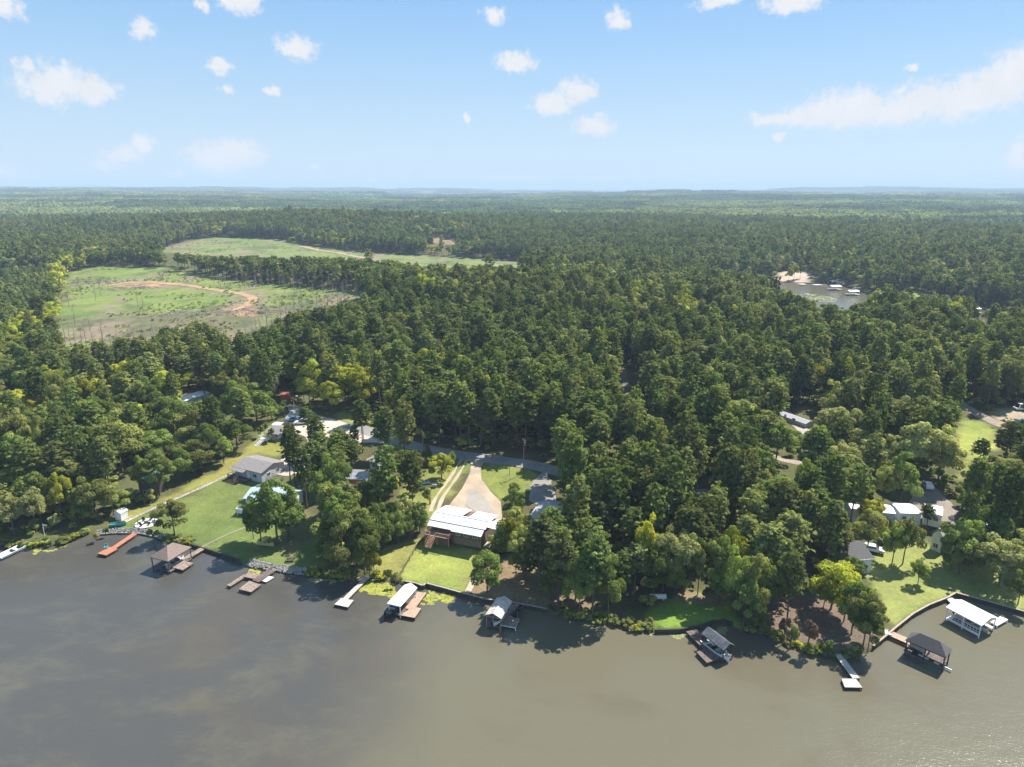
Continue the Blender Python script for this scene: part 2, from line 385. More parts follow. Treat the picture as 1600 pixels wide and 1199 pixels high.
# ------------------------------------------------------------------ ground sheet
def build_ground():
    pts = []
    rr = [1.0]
    r = 95.0; rows = []
    while r < 34000:
        rows.append(r)
        r += 1.0 if r < 240 else max(1.0, (r - 160) * 0.0125)
    cz = []
    for k, r in enumerate(rows):
        st = 0.5 if r < 900 else 0.75
        th = np.arange(-64, 64.01, st) + (st / 2 if k % 2 else 0)
        cz.append(np.stack([np.sin(np.radians(th)) * r, np.cos(np.radians(th)) * r], 1))
    P = np.vstack(cz)
    d = P[:, 1] - shore_y(P[:, 0])
    keep = d > 0.6
    m = (np.abs(P[:, 0] - 300) < 500) & (np.abs(P[:, 1] - 560) < 400)
    cd = np.full(len(P), 99.0); cd[m] = poly_dist(P[m, 0], P[m, 1], CREEK)
    keep &= cd > 2.0
    P = P[keep]
    # shoreline, densified
    S = []
    for i in range(len(SHORE) - 1):
        a, b = SHORE[i], SHORE[i+1]; n = max(1, int(np.linalg.norm(b - a) / (2.0 if abs(a[0]) < 300 else 40)))
        for k in range(n): S.append(a + (b - a) * k / n)
    S.append(SHORE[-1]); S = np.array(S)
    jit = (vnoise(S[:, 0] / 3, S[:, 1] / 3, 4) - 0.5) * 0.5
    far = np.array([[36000, 12000], [22000, 36000], [-22000, 36000], [-36000, 12000]])
    C = np.array(CREEK)
    Cd = []
    for i in range(len(C)):
        a, b = C[i], C[(i+1) % len(C)]; n = max(1, int(np.linalg.norm(b - a) / 5))
        for k in range(n): Cd.append(a + (b - a) * k / n + RNG.normal(0, 0.8, 2) * (k > 0))
    Cd = np.array(Cd)
    V = np.vstack([S, far, Cd, P])
    nS, nF, nC = len(S), 4, len(Cd)
    edges = [(i, (i + 1) % (nS + nF)) for i in range(nS + nF)]
    edges += [(nS + nF + i, nS + nF + (i + 1) % nC) for i in range(nC)]
    res = delaunay_2d_cdt([Vector(v) for v in V], edges, [], 1, 1e-4)
    W = np.array([tuple(v) for v in res[0]]); F = [tuple(f) for f in res[2]]
    F = np.array(F, np.int32)
    cen = W[F].mean(1)
    ok = cen[:, 1] > np.interp(cen[:, 0], S[:, 0], S[:, 1]) - 1e-3
    F = F[ok]
    Z = H(W[:, 0], W[:, 1])
    onshore = np.zeros(len(W), bool)
    return W, Z, F, S
def ground_colour(x, y):
    n = fbm(x / 14, y / 14, 4, 31); n2 = fbm(x / 90, y / 90, 3, 41)
    base = np.stack([0.075 + 0.03 * n, 0.072 + 0.03 * n2, 0.036 + 0 * n], -1)
    r = np.hypot(x, y)
    n3 = fbm(x / 300, y / 300, 4, 51)
    farc = np.stack([0.055 + 0.045 * (n3 - .5), 0.085 + 0.055 * (n3 - .5), 0.036 + 0.02 * (n3 - .5)], -1)
    w = sstep(1200, 3500, r)[..., None]
    cl = sstep(.62, .66, fbm(x / 330 + 4, y / 240, 3, 151))[..., None] * sstep(1800, 2000, r)[..., None]
    tone = sstep(.45, .6, vnoise(x / 400, y / 400, 77))[..., None]
    farc = farc * (1 - cl) + (np.array([.15, .185, .07]) * (1 - tone) + np.array([.20, .155, .11]) * tone) * cl
    c = base * (1 - w) + farc * w
    for P, col, soft in GROUND_CLASSES:
        A = np.array(P); lo = A.min(0) - soft * 3; hi = A.max(0) + soft * 3
        m = (x > lo[0]) & (x < hi[0]) & (y > lo[1]) & (y < hi[1])
        if not m.any(): continue
        sd = sdist(x[m], y[m], P)
        sd = sd + (fbm(x[m] / (soft * 2 + 1), y[m] / (soft * 2 + 1), 3, 61) - 0.5) * soft * 2.5
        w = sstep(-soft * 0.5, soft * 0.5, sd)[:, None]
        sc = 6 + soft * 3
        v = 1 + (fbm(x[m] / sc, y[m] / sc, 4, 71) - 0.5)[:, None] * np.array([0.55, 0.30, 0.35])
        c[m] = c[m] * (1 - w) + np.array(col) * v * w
    # pale brash and worn soil in the cleared fields
    for P, s in ((FIELD1, 16), (FIELD2, 26)):
        A = np.array(P); m = (x > A[:, 0].min()) & (x < A[:, 0].max()) & (y > A[:, 1].min()) & (y < A[:, 1].max())
        w = (in_poly(x[m], y[m], P) * sstep(0.56, 0.66, fbm(x[m] / s, y[m] / s * 0.55, 4, 81)) * 0.75)[:, None]
        c[m] = c[m] * (1 - w) + np.array([.21, .165, .115]) * w
        w = (in_poly(x[m], y[m], P) * sstep(0.55, 0.70, fbm(x[m] / s / 0.7 + 9, y[m] / s, 4, 83)) * 0.6)[:, None]
        c[m] = c[m] * (1 - w) + np.array([.075, .095, .04]) * w
    return np.clip(c, 0.01, 1)
def ground_material(name, fine=1.6, amp=0.35, bump=0.6):
    m = bpy.data.materials.new(name); m.use_nodes = True; nt = m.node_tree; b = nt.nodes['Principled BSDF']
    b.inputs['Roughness'].default_value = 0.95; b.inputs['Specular IOR Level'].default_value = 0.15
    at = nt.nodes.new('ShaderNodeAttribute'); at.attribute_name = 'albedo'
    t = nt.nodes.new('ShaderNodeTexCoord')
    def nz(s, d=5):
        n = nt.nodes.new('ShaderNodeTexNoise'); n.inputs['Scale'].default_value = s; n.inputs['Detail'].default_value = d; n.inputs['Roughness'].default_value = 0.7
        nt.links.new(t.outputs['Object'], n.inputs['Vector']); return n
    a, c = nz(fine), nz(0.13, 6)
    s = nt.nodes.new('ShaderNodeMath'); s.operation = 'ADD'; nt.links.new(a.outputs['Fac'], s.inputs[0]); nt.links.new(c.outputs['Fac'], s.inputs[1])
    r = nt.nodes.new('ShaderNodeMapRange'); nt.links.new(s.outputs[0], r.inputs['Value']); r.inputs['From Min'].default_value = 0.7; r.inputs['From Max'].default_value = 1.3
    r.inputs['To Min'].default_value = 1 - amp; r.inputs['To Max'].default_value = 1 + amp; r.clamp = False
    v = nt.nodes.new('ShaderNodeVectorMath'); v.operation = 'SCALE'; nt.links.new(at.outputs['Color'], v.inputs[0]); nt.links.new(r.outputs[0], v.inputs['Scale'])
    nt.links.new(v.outputs[0], b.inputs['Base Color'])
    bp = nt.nodes.new('ShaderNodeBump'); bp.inputs['Strength'].default_value = bump; bp.inputs['Distance'].default_value = 0.25
    nt.links.new(s.outputs[0], bp.inputs['Height']); nt.links.new(bp.outputs[0], b.inputs['Normal'])
    return m
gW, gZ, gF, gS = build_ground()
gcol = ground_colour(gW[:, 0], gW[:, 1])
# bank: the edge of the ground drops under the water
bd = gW[:, 1] - np.interp(gW[:, 0], gS[:, 0], gS[:, 1])
edge = np.abs(bd) < 1e-3
WALLED = [(300, 376), (620, 860), (1022, 1160), (1350, 1640)]   # stretches of shore held by a retaining wall
epx = to_px(gW[:, 0], gW[:, 1], np.zeros(len(gW)))[0]
walled = np.zeros(len(gW), bool)
for a, b in WALLED: walled |= (epx > a) & (epx < b)
gZ = np.where(edge & ~walled, -0.5, gZ)
near = (bd < 3.0) & ~walled & ~edge & (gW[:, 1] < 400)
gZ = np.where(near, np.minimum(gZ, 0.12 + 0.27 * np.maximum(bd, 0)), gZ)
# skirt down along the walled edge
ids = {tuple(np.round(p, 4)): i for i, p in enumerate(gW) if edge[i]}
eidx = [i for i in np.argsort(gW[:, 0]) if edge[i]]
V = np.column_stack([gW, gZ]); nV = len(V)
sk = np.array([[gW[i][0], gW[i][1], -1.2] for i in eidx]); V = np.vstack([V, sk])
SF = []
for k in range(len(eidx) - 1):
    SF += [(eidx[k], nV + k, nV + k + 1), (eidx[k], nV + k + 1, eidx[k + 1])]
F = np.vstack([gF, np.array(SF, np.int32)])
cols = np.vstack([gcol, gcol[eidx] * 0.8]); cols = np.column_stack([cols, np.ones(len(cols))])
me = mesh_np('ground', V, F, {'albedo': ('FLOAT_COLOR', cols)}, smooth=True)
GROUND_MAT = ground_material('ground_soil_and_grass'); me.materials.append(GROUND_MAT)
ground = bpy.data.objects.new('ground', me); COL.objects.link(ground); ground['kind'] = 'structure'

# ------------------------------------------------------------------ water
def water():
    m = bpy.data.materials.new('lake_water'); m.use_nodes = True; nt = m.node_tree; b = nt.nodes['Principled BSDF']
    t = nt.nodes.new('ShaderNodeTexCoord')
    def nz(s, d, rough=.6, st=None, dist=0):
        n = nt.nodes.new('ShaderNodeTexNoise'); n.inputs['Scale'].default_value = s; n.inputs['Detail'].default_value = d; n.inputs['Roughness'].default_value = rough; n.inputs['Distortion'].default_value = dist
        src = t.outputs['Object']
        if st:
            mp = nt.nodes.new('ShaderNodeMapping'); mp.inputs['Scale'].default_value = st; mp.inputs['Rotation'].default_value = (0, 0, R(25)); nt.links.new(src, mp.inputs[0]); src = mp.outputs[0]
        nt.links.new(src, n.inputs['Vector']); return n
    def mth(op, a, bb, c=None):
        n = nt.nodes.new('ShaderNodeMath'); n.operation = op
        for i, q in enumerate((a, bb, c)):
            if q is None: continue
            if isinstance(q, (int, float)): n.inputs[i].default_value = q
            else: nt.links.new(q, n.inputs[i])
        return n.outputs[0]
    def mrange(v, a, b_, c=0, d=1):
        n = nt.nodes.new('ShaderNodeMapRange'); n.interpolation_type = 'SMOOTHSTEP'; nt.links.new(v, n.inputs['Value'])
        for k, q in zip(('From Min','From Max','To Min','To Max'), (a, b_, c, d)): n.inputs[k].default_value = q
        return n.outputs[0]
    sp = nt.nodes.new('ShaderNodeSeparateXYZ'); nt.links.new(t.outputs['Object'], sp.inputs[0])
    # weed beds lie dark under the shallow western water
    big = nz(0.018, 4, .55)
    f = mth('MULTIPLY_ADD', big.outputs['Fac'], 50.0, sp.outputs[0])      # x + noise
    f = mth('MULTIPLY_ADD', sp.outputs[1], -0.20, f)
    weed = mrange(f, 2.0, -34.0)
    mott = nz(0.06, 8, .72, (1, 1.6, 1), .25)
    pale = mrange(mott.outputs['Fac'], .46, .70)
    weed2 = mth('MULTIPLY', weed, mth('SUBTRACT', 1.0, mth('MULTIPLY', pale, 0.5)))
    mx = nt.nodes.new('ShaderNodeMix'); mx.data_type = 'RGBA'; nt.links.new(weed2, mx.inputs['Factor'])
    mx.inputs['A'].default_value = (.122, .112, .074, 1); mx.inputs['B'].default_value = (.066, .064, .058, 1)
    patch = nz(0.03, 5, .6, None, .6)
    mx2 = nt.nodes.new('ShaderNodeMix'); mx2.data_type = 'RGBA'; nt.links.new(mrange(patch.outputs['Fac'], .50, .68, 0, .45), mx2.inputs['Factor'])
    nt.links.new(mx.outputs['Result'], mx2.inputs['A']); mx2.inputs['B'].default_value = (.092, .074, .050, 1)
    nt.links.new(mx2.outputs['Result'], b.inputs['Base Color'])
    b.inputs['Roughness'].default_value = 0.16; b.inputs['IOR'].default_value = 1.36
    w1, w2 = nz(1.6, 6, .6, (1, 1.8, 1)), nz(0.22, 3, .5, (1, 2.2, 1))
    h = mth('MULTIPLY_ADD', w2.outputs['Fac'], 1.5, w1.outputs['Fac'])
    bp = nt.nodes.new('ShaderNodeBump'); bp.inputs['Strength'].default_value = 0.30; bp.inputs['Distance'].default_value = 0.12
    nt.links.new(h, bp.inputs['Height']); nt.links.new(bp.outputs[0], b.inputs['Normal'])
    return m
me = mesh_np('water', [(-7000,-4000,0),(7000,-4000,0),(7000,2500,0),(-7000,2500,0)], [(0,1,2,3)])
me.materials.append(water())
o = bpy.data.objects.new('water', me); COL.objects.link(o); o['kind'] = 'structure'

# ------------------------------------------------------------------ sheets draped on the ground
def drape(name, poly, col, lift=0.05, step=1.5, soft_noise=0.4, world=False, mat_=None, var=0.3):
    P = np.array(poly if world else GP(poly))
    B = []
    for i in range(len(P)):
        a, b = P[i], P[(i + 1) % len(P)]; n = max(1, int(np.linalg.norm(b - a) / step))
        for k in range(n):
            q = a + (b - a) * k / n
            B.append(q)
    B = np.array(B)
    B = B + np.stack([fbm(B[:, 0] / 2.5, B[:, 1] / 2.5, 2, 7) - .5, fbm(B[:, 0] / 2.5 + 50, B[:, 1] / 2.5, 2, 8) - .5], 1) * soft_noise * 2
    lo, hi = B.min(0), B.max(0)
    gx, gy = np.meshgrid(np.arange(lo[0], hi[0], step), np.arange(lo[1], hi[1], step)); q = np.stack([gx.ravel(), gy.ravel()], 1)
    q = q[(sdist(q[:, 0], q[:, 1], B) > step * 0.4)] if len(q) else q
    Vv = np.vstack([B, q]) if len(q) else B
    res = delaunay_2d_cdt([Vector(v) for v in Vv], [(i, (i+1) % len(B)) for i in range(len(B))], [], 1, 1e-4)
    W = np.array([tuple(v) for v in res[0]]); F = np.array([tuple(f) for f in res[2]], np.int32)
    cen = W[F].mean(1); F = F[in_poly(cen[:, 0], cen[:, 1], B)]
    z = H(W[:, 0], W[:, 1]) + lift
    n = fbm(W[:, 0] / 3, W[:, 1] / 3, 4, 91)
    c = np.array(col) * (1 + (n - .5) * 2 * var)[:, None]
    me = mesh_np(name, np.column_stack([W, z]), F, {'albedo': ('FLOAT_COLOR', np.column_stack([c, np.ones(len(c))]))}, smooth=True)
    me.materials.append(mat_ or GRAVEL_MAT)
    o = bpy.data.objects.new(name, me); COL.objects.link(o); o['kind'] = 'structure'
    return o
def ribbon(name, line, width, col, lift=0.09, step=1.5, var=0.25, world=False, noise=0.2):
    L = np.array(line if world else GP(line))
    out = [L[0]]
    for i in range(len(L) - 1):
        n = max(1, int(np.linalg.norm(L[i+1] - L[i]) / step))
        for k in range(1, n + 1): out.append(L[i] + (L[i+1] - L[i]) * k / n)
    L = np.array(out)
    for _ in range(6): L[1:-1] = (L[:-2] + 2 * L[1:-1] + L[2:]) / 4
    t = np.gradient(L, axis=0); t /= np.linalg.norm(t, axis=1)[:, None] + 1e-9; nrm = np.stack([-t[:, 1], t[:, 0]], 1)
    K = 5 if width > 1.5 else 3; V = []; Fc = []
    wn_ = width * (1 + noise * (fbm(L[:, 0] / 4, L[:, 1] / 4, 2, 3) - .5) * 2)
    for k in range(K): V.append(L + nrm * (k / (K - 1) - .5) * wn_[:, None])
    V = np.stack(V, 1).reshape(-1, 2); n = len(L)
    for i in range(n - 1):
        for k in range(K - 1): a = i * K + k; Fc.append((a + 1, a, a + K, a + K + 1))
    z = H(V[:, 0], V[:, 1]) + lift
    c = np.array(col) * (1 + (fbm(V[:, 0] / 2, V[:, 1] / 2, 4, 15) - .5) * 2 * var)[:, None]
    me = mesh_np(name, np.column_stack([V, z]), np.array(Fc, np.int32), {'albedo': ('FLOAT_COLOR', np.column_stack([c, np.ones(len(c))]))}, smooth=True)
    me.materials.append(GRAVEL_MAT)
    o = bpy.data.objects.new(name, me); COL.objects.link(o); o['kind'] = 'structure'
    return o
GRAVEL_MAT = ground_material('gravel_and_tarmac', 2.5, 0.22, 0.3)
ROAD_LINE = [(545,664),(580,676),(605,684),(625,691),(660,701),(700,709),(740,714),(790,721),(832,727),(900,745),(980,765),(1060,775),(1110,772)]
drape('gravel_lot', GRAVEL_LOT, (.44,.37,.30), 0.05, soft_noise=.8)
ribbon('road', ROAD_LINE, 5.2, (.235,.225,.21), 0.10, var=.15, noise=.05)
drape('driveway', DRIVEWAY, (.37,.295,.215), 0.06, soft_noise=.15)
drape('driveway_patch', [(727,790),(733,772),(742,764),(755,775),(771,795),(768,804),(742,800)], (.31,.28,.245), 0.13, soft_noise=.3, var=.15)
drape('gravel_yard', GRAVEL_CAMP, (.24,.20,.165), 0.06, soft_noise=.8)
drape('gravel_parking', GRAVEL_HOUSE, (.26,.235,.21), 0.06, soft_noise=.8)
for s in (-0.9, 0.9):
    q = np.array(GP([(726,718),(712,742),(698,762),(684,780),(678,800)]))
    ribbon('dirt_track', q + np.array([s, 0]), 0.8, (.40,.33,.26), 0.09, world=True, noise=.8)
ribbon('side_road', [(614,692),(600,705),(588,716),(575,722)], 3.0, (.26,.25,.23), 0.07)
ribbon('forest_road', [(1003,705),(992,670),(982,630),(975,600),(972,575)], 4.0, (.16,.125,.095), 0.05)
ribbon('camp_road', [(1222,640),(1240,660),(1258,674),(1272,686),(1290,702),(1300,716),(1330,728)], 4.0, (.34,.31,.27), 0.06)
ribbon('camp_lane', [(1180,700),(1215,718),(1235,722),(1262,726)], 3.0, (.33,.27,.22), 0.05)
ribbon('dirt_road', [(1480,618),(1510,638),(1540,654),(1570,668),(1600,676),(1660,690)], 4.5, (.27,.22,.17), 0.07)
ribbon('track', [(165,447),(200,442),(235,441),(300,447),(335,453),(375,459),(393,464),(396,470),(385,478),(365,486)], 6.0, (.36,.235,.14), 0.15, noise=.5)
ribbon('far_track', [(470,385),(500,392),(535,397),(570,404)], 8.0, (.33,.24,.16), 0.3, noise=.5)
ribbon('far_track', [(740,416),(780,415),(815,416),(850,414)], 8.0, (.36,.27,.19), 0.3, noise=.5)
ribbon('footpath', [(316,855),(335,845),(360,832),(390,822)], 0.7, (.22,.20,.14), 0.05)
ribbon('retaining_kerb', [(729,929),(737,912),(746,898),(752,890)], 1.3, (.42,.33,.25), 0.12, noise=.05)
ribbon('garden_edge', [(182,822),(222,803),(262,785),(300,769),(362,740)], 1.0, (.42,.38,.32), 0.07, noise=.4)
# ------------------------------------------------------------------ foliage
def foliage_mat(name, c1, c2, trans=0.48):
    m = bpy.data.materials.new(name); m.use_nodes = True; nt = m.node_tree; nt.nodes.clear()
    N = nt.nodes.new; L = nt.links.new
    out = N('ShaderNodeOutputMaterial'); df = N('ShaderNodeBsdfDiffuse'); tr = N('ShaderNodeBsdfTranslucent'); mx = N('ShaderNodeMixShader')
    oi = N('ShaderNodeObjectInfo'); at = N('ShaderNodeAttribute'); at.attribute_name = 'tint'
    cm = N('ShaderNodeMix'); cm.data_type = 'RGBA'; cm.inputs['A'].default_value = (*c1, 1); cm.inputs['B'].default_value = (*c2, 1)
    L(oi.outputs['Random'], cm.inputs['Factor'])
    ml = N('ShaderNodeMath'); ml.operation = 'MULTIPLY_ADD'; L(oi.outputs['Random'], ml.inputs[0]); ml.inputs[1].default_value = 977.3; ml.inputs[2].default_value = 0.2
    fr = N('ShaderNodeMath'); fr.operation = 'FRACT'; L(ml.outputs[0], fr.inputs[0])
    rr = N('ShaderNodeMath'); rr.operation = 'MULTIPLY_ADD'; L(fr.outputs[0], rr.inputs[0]); rr.inputs[1].default_value = 0.75; rr.inputs[2].default_value = 0.66
    mm = N('ShaderNodeMath'); mm.operation = 'MULTIPLY'; L(rr.outputs[0], mm.inputs[0]); L(at.outputs['Fac'], mm.inputs[1])
    sc = N('ShaderNodeVectorMath'); sc.operation = 'SCALE'; L(cm.outputs['Result'], sc.inputs[0]); L(mm.outputs[0], sc.inputs['Scale'])
    L(sc.outputs[0], df.inputs[0])
    ty = N('ShaderNodeVectorMath'); ty.operation = 'MULTIPLY'; L(sc.outputs[0], ty.inputs[0]); ty.inputs[1].default_value = (1.25, 1.2, 0.6); L(ty.outputs[0], tr.inputs[0])
    mx.inputs[0].default_value = trans; L(df.outputs[0], mx.inputs[1]); L(tr.outputs[0], mx.inputs[2]); L(mx.outputs[0], out.inputs[0])
    MATS[name] = m
    return m
FM = {
 'pine': foliage_mat('pine_needles', (0.129, 0.182, 0.053), (0.174, 0.209, 0.062)),
 'pine_grey': foliage_mat('pine_needles_pale', (0.191, 0.227, 0.081), (0.221, 0.238, 0.079)),
 'green': foliage_mat('leaves_green', (0.144, 0.205, 0.050), (0.191, 0.238, 0.062)),
 'olive': foliage_mat('leaves_olive', (0.227, 0.253, 0.073), (0.264, 0.272, 0.084)),
 'yellow': foliage_mat('leaves_yellow', (0.398, 0.389, 0.050), (0.330, 0.371, 0.055)),
 'pale': foliage_mat('leaves_pale', (0.280, 0.300, 0.123), (0.312, 0.317, 0.120)),
 'rust': foliage_mat('leaves_rust', (0.249, 0.134, 0.095), (0.215, 0.150, 0.115)),

 'far_pine': foliage_mat('far_pine_needles', (0.099, 0.155, 0.062), (0.131, 0.177, 0.070), .3),  # far leaf copies are bluer than the near ones: distance haze put into the colour
 'far_green': foliage_mat('far_leaves', (0.149, 0.207, 0.073), (0.185, 0.232, 0.077), .3),
 'far_pale': foliage_mat('far_leaves_pale', (0.220, 0.262, 0.100), (0.256, 0.283, 0.103), .3),
}
BARK = mat('bark', (.13, .095, .07), .95, noise=3, amp=.4, stretch=(1, 1, .15))
BARK_GREY = mat('bark_grey', (.26, .23, .20), .95, noise=3, amp=.3, stretch=(1, 1, .15))

def rand_dirs(n, rng):
    v = rng.normal(size=(n, 3)); return v / np.linalg.norm(v, axis=1)[:, None]
def cards(C, Nn, S, rng, asp=1.0, jit=0.6, tri=False):
    n = len(C)
    Nn = Nn + rand_dirs(n, rng) * jit; Nn /= np.linalg.norm(Nn, axis=1)[:, None]
    a = np.cross(Nn, rand_dirs(n, rng)); a /= np.linalg.norm(a, axis=1)[:, None] + 1e-9; b = np.cross(Nn, a)
    S = np.broadcast_to(S, (n,))[:, None]
    k = 3 if tri else 4
    base = [(-1, -.6), (1, -.6), (0, 1.1)] if tri else [(-1, -.7), (.8, -1), (1, .8), (-.7, 1)]
    P = []
    for (u, v) in base:
        P.append(C + a * (u + rng.uniform(-.25, .25, (n, 1))) * S / 2 + b * (v + rng.uniform(-.25, .25, (n, 1))) * S / 2 * asp + Nn * rng.uniform(-.22, .22, (n, 1)) * S)
    return np.stack(P, 1).reshape(-1, 3), np.arange(n * k).reshape(n, k)
def tubes_np(segs, n=5):
    V = []; F = []; o = 0
    for (a, b, r0, r1) in segs:
        a = np.array(a, float); b = np.array(b, float); d = b - a; d /= np.linalg.norm(d) + 1e-9
        u = np.cross(d, [0.13, 0.2, 0.97] if abs(d[2]) < .9 else [1, 0, 0]); u /= np.linalg.norm(u); v = np.cross(d, u)
        for (p, r) in ((a, r0), (b, r1)):
            for k in range(n):
                t = 2 * math.pi * k / n; V.append(p + (u * math.cos(t) + v * math.sin(t)) * r)
        F += [(o + k, o + (k+1) % n, o + n + (k+1) % n, o + n + k) for k in range(n)]; o += 2 * n
    return np.array(V), np.array(F)
def crown_broad(seed, leaves=2600, leaf=.5, Hh=14., Wd=10.5, blobs=24, shape=0):
    rng = np.random.default_rng(seed)
    z0, z1 = Hh * .10, Hh * .97; cz = (z0 + z1) / 2 + .4; rz = (z1 - z0) / 2; rx = Wd / 2
    d = rand_dirs(blobs * 4, rng); d = d[d[:, 2] > -.70][:blobs]; blobs = len(d)
    rad = rng.uniform(.50, .86, blobs)[:, None]
    lean = rng.normal(0, .10, 2)
    ang = rng.uniform(0, 6.28, 3)
    out = 1 + .18 * np.sin(np.arctan2(d[:, 1], d[:, 0]) * 2 + ang[0]) + .14 * np.sin(np.arctan2(d[:, 1], d[:, 0]) * 3 + ang[1])
    C = d * rad * np.array([rx, rx, rz]) * np.column_stack([out, out, np.ones(blobs)])
    if shape: C[:, :2] *= (1 - .45 * np.clip(C[:, 2:] / rz, 0, 1))
    br = rng.uniform(.20, .36, blobs) * rx * (1.1 - .3 * (C[:, 2] / rz > .5))
    w = br ** 2; cnt = np.maximum(8, (leaves * w / w.sum()).astype(int))
    P = []; Nn = []; T = []
    for i in range(blobs):
        q = rand_dirs(cnt[i] * 2, rng); q = q[(q[:, 2] > -.5)][:cnt[i]]
        sq = np.array([1, 1, .75])
        rr = br[i] * rng.uniform(.72, 1.1, (len(q), 1))
        P.append(C[i] + q * rr * sq); Nn.append(q + np.array([0, 0, .45])); T.append(np.full(len(q), rng.uniform(.72, 1.3)))
    P = np.vstack(P); Nn = np.vstack(Nn); T = np.concatenate(T)
    P[:, :2] += lean * P[:, 2:] ; P[:, 2] += cz
    T = T * rng.uniform(.75, 1.25, len(T))
    V, F = cards(P, Nn, rng.uniform(.7, 1.3, len(P)) * leaf, rng, jit=.48)
    segs = [((0, 0, -.6), (lean[0], lean[1], Hh * .30), .26, .19), ((lean[0], lean[1], Hh * .30), (lean[0] * 2, lean[1] * 2, Hh * .55), .19, .10)]
    for i in rng.choice(blobs, min(blobs, 11), replace=False):
        c = C[i] * .8 + [0, 0, cz]; segs.append(((lean[0], lean[1], Hh * rng.uniform(.22, .45)), tuple(c), .11, .035))
    return V, F, np.repeat(T, 4), segs
def crown_pine(seed, tufts=300, leaf=.42, per=9, Hh=20., Wd=6.6, low=.42, spread=1.0):
    rng = np.random.default_rng(seed)
    P = []; Nn = []; T = []; segs = []
    bend = rng.normal(0, .35, 2)
    def ax(z): return np.array([bend[0] * (z / Hh) ** 2, bend[1] * (z / Hh) ** 2, z])
    segs += [(ax(-.6), ax(Hh * .35), .24, .18), (ax(Hh * .35), ax(Hh * .7), .18, .11), (ax(Hh * .7), ax(Hh * .97), .11, .03)]
    nb = 0; done = 0
    while done < tufts:
        t = rng.uniform(0, 1) ** .85
        z = Hh * (low + (1 - low) * t)
        prof = (1 - t ** 2.2) ** .6 * (.55 + .45 * min(1, t / .25)) + .10
        L = Wd / 2 * prof * rng.uniform(.65, 1.12) * spread; a = rng.uniform(0, 6.283)
        up = rng.uniform(.05, .45)
        d = np.array([math.cos(a), math.sin(a), up]); d /= np.linalg.norm(d)
        o = ax(z)
        if L > 1.2 and nb < 34: segs.append((o, o + d * L * .85, .055, .02)); nb += 1
        k = max(1, int(rng.integers(2, 5) * L / 3 + .5)); cl = rng.uniform(.72, 1.3)
        for j in range(k):
            q = o + d * L * (1 - j * .23) + rng.normal(0, .22, 3) * (1 + .3 * L)
            n = per; dd = rand_dirs(n, rng); dd[:, 2] = np.abs(dd[:, 2]) * .9 - .15
            P.append(q + dd * rng.uniform(.15, .62, (n, 1)) * (1, 1, .7)); Nn.append(dd + d * .5 + (0, 0, .4)); T.append(np.full(n, cl * rng.uniform(.85, 1.15)))
            done += 1
    P = np.vstack(P); Nn = np.vstack(Nn); T = np.concatenate(T) * rng.uniform(.8, 1.2, len(P))
    V, F = cards(P, Nn, rng.uniform(.7, 1.3, len(P)) * leaf, rng, asp=1.2, jit=.8)
    return V, F, np.repeat(T, 4), segs
def crown_dead(seed, Hh=15.):
    rng = np.random.default_rng(seed); segs = [((0, 0, -.5), (0.1, 0, Hh * .5), .2, .13), ((0.1, 0, Hh * .5), (0.2, .1, Hh), .13, .03)]; tw = []
    for k in range(26):
        z = Hh * rng.uniform(.3, .97); a = rng.uniform(0, 6.28); L = rng.uniform(1, 3.2) * (1.15 - z / Hh * .6)
        o = np.array([.15, .05, z]); e = o + [math.cos(a) * L, math.sin(a) * L, L * rng.uniform(.3, .9)]
        tw.append((o, e, .055, .02))
        for j in range(3):
            s = o + (e - o) * rng.uniform(.4, 1); tw.append((s, s + rng.normal(0, .55, 3) + [0, 0, .4], .03, .012))
    return segs, tw
def tree_meshes(kind, V, F, T, segs, matname):
    cm = mesh_np(kind + '_crown', V, F, {'tint': ('FLOAT', T)}); cm.materials.append(FM[matname])
    tv, tf = tubes_np(segs, 6); tm = mesh_np(kind + '_trunk', tv, tf, smooth=True); tm.materials.append(BARK)
    return tm, cm
PROTO = {}     # kind -> list of (trunk mesh, crown mesh)
SIZE = {}      # kind -> (height, width)
def reg(key, kind, gens, mats_, size):
    for mn in mats_:
        PROTO.setdefault((key, mn), [])
    for g in gens:
        V, F, T, segs = g
        tv, tf = tubes_np(segs, 6); tm = mesh_np(kind + '_trunk', tv, tf, smooth=True); tm.materials.append(BARK)
        for mn in mats_:
            cm = mesh_np(kind + '_crown', V, F, {'tint': ('FLOAT', T)}); cm.materials.append(FM[mn]); PROTO[(key, mn)].append((tm, cm))
    SIZE[key] = size
BM = ['green', 'olive', 'yellow', 'pale', 'rust']
reg('broad', 'broadleaf', [crown_broad(s, 5200, .37, shape=s % 2) for s in (1, 2, 3, 4, 5, 6)], BM, (14., 11.))
reg('pine', 'pine', [crown_pine(s, 330, .40, 10, low=lo) for s, lo in ((11, .40), (12, .36), (13, .45), (14, .5), (15, .38))], ['pine', 'pine_grey', 'rust'], (20., 7.))
reg('bush', 'bush', [crown_broad(s, 900, .32, Hh=4., Wd=4.4, blobs=12) for s in (31, 32, 33)], ['green', 'olive', 'yellow', 'pale', 'rust'], (4., 4.4))
# middle distance
reg('broad_mid', 'broadleaf', [crown_broad(s, 800, .88, shape=s % 2, blobs=18) for s in (41, 42, 43)], BM[:4], (14., 11.))
reg('pine_mid', 'pine', [crown_pine(s, 120, .8, 6, low=.42) for s in (51, 52, 53)], ['pine', 'pine_grey'], (20., 7.))
reg('sapling', 'pine', [crown_pine(s, 60, .6, 6, Hh=8, Wd=3.6, low=.1) for s in (61, 62)], ['pine', 'pine_grey'], (8., 3.6))

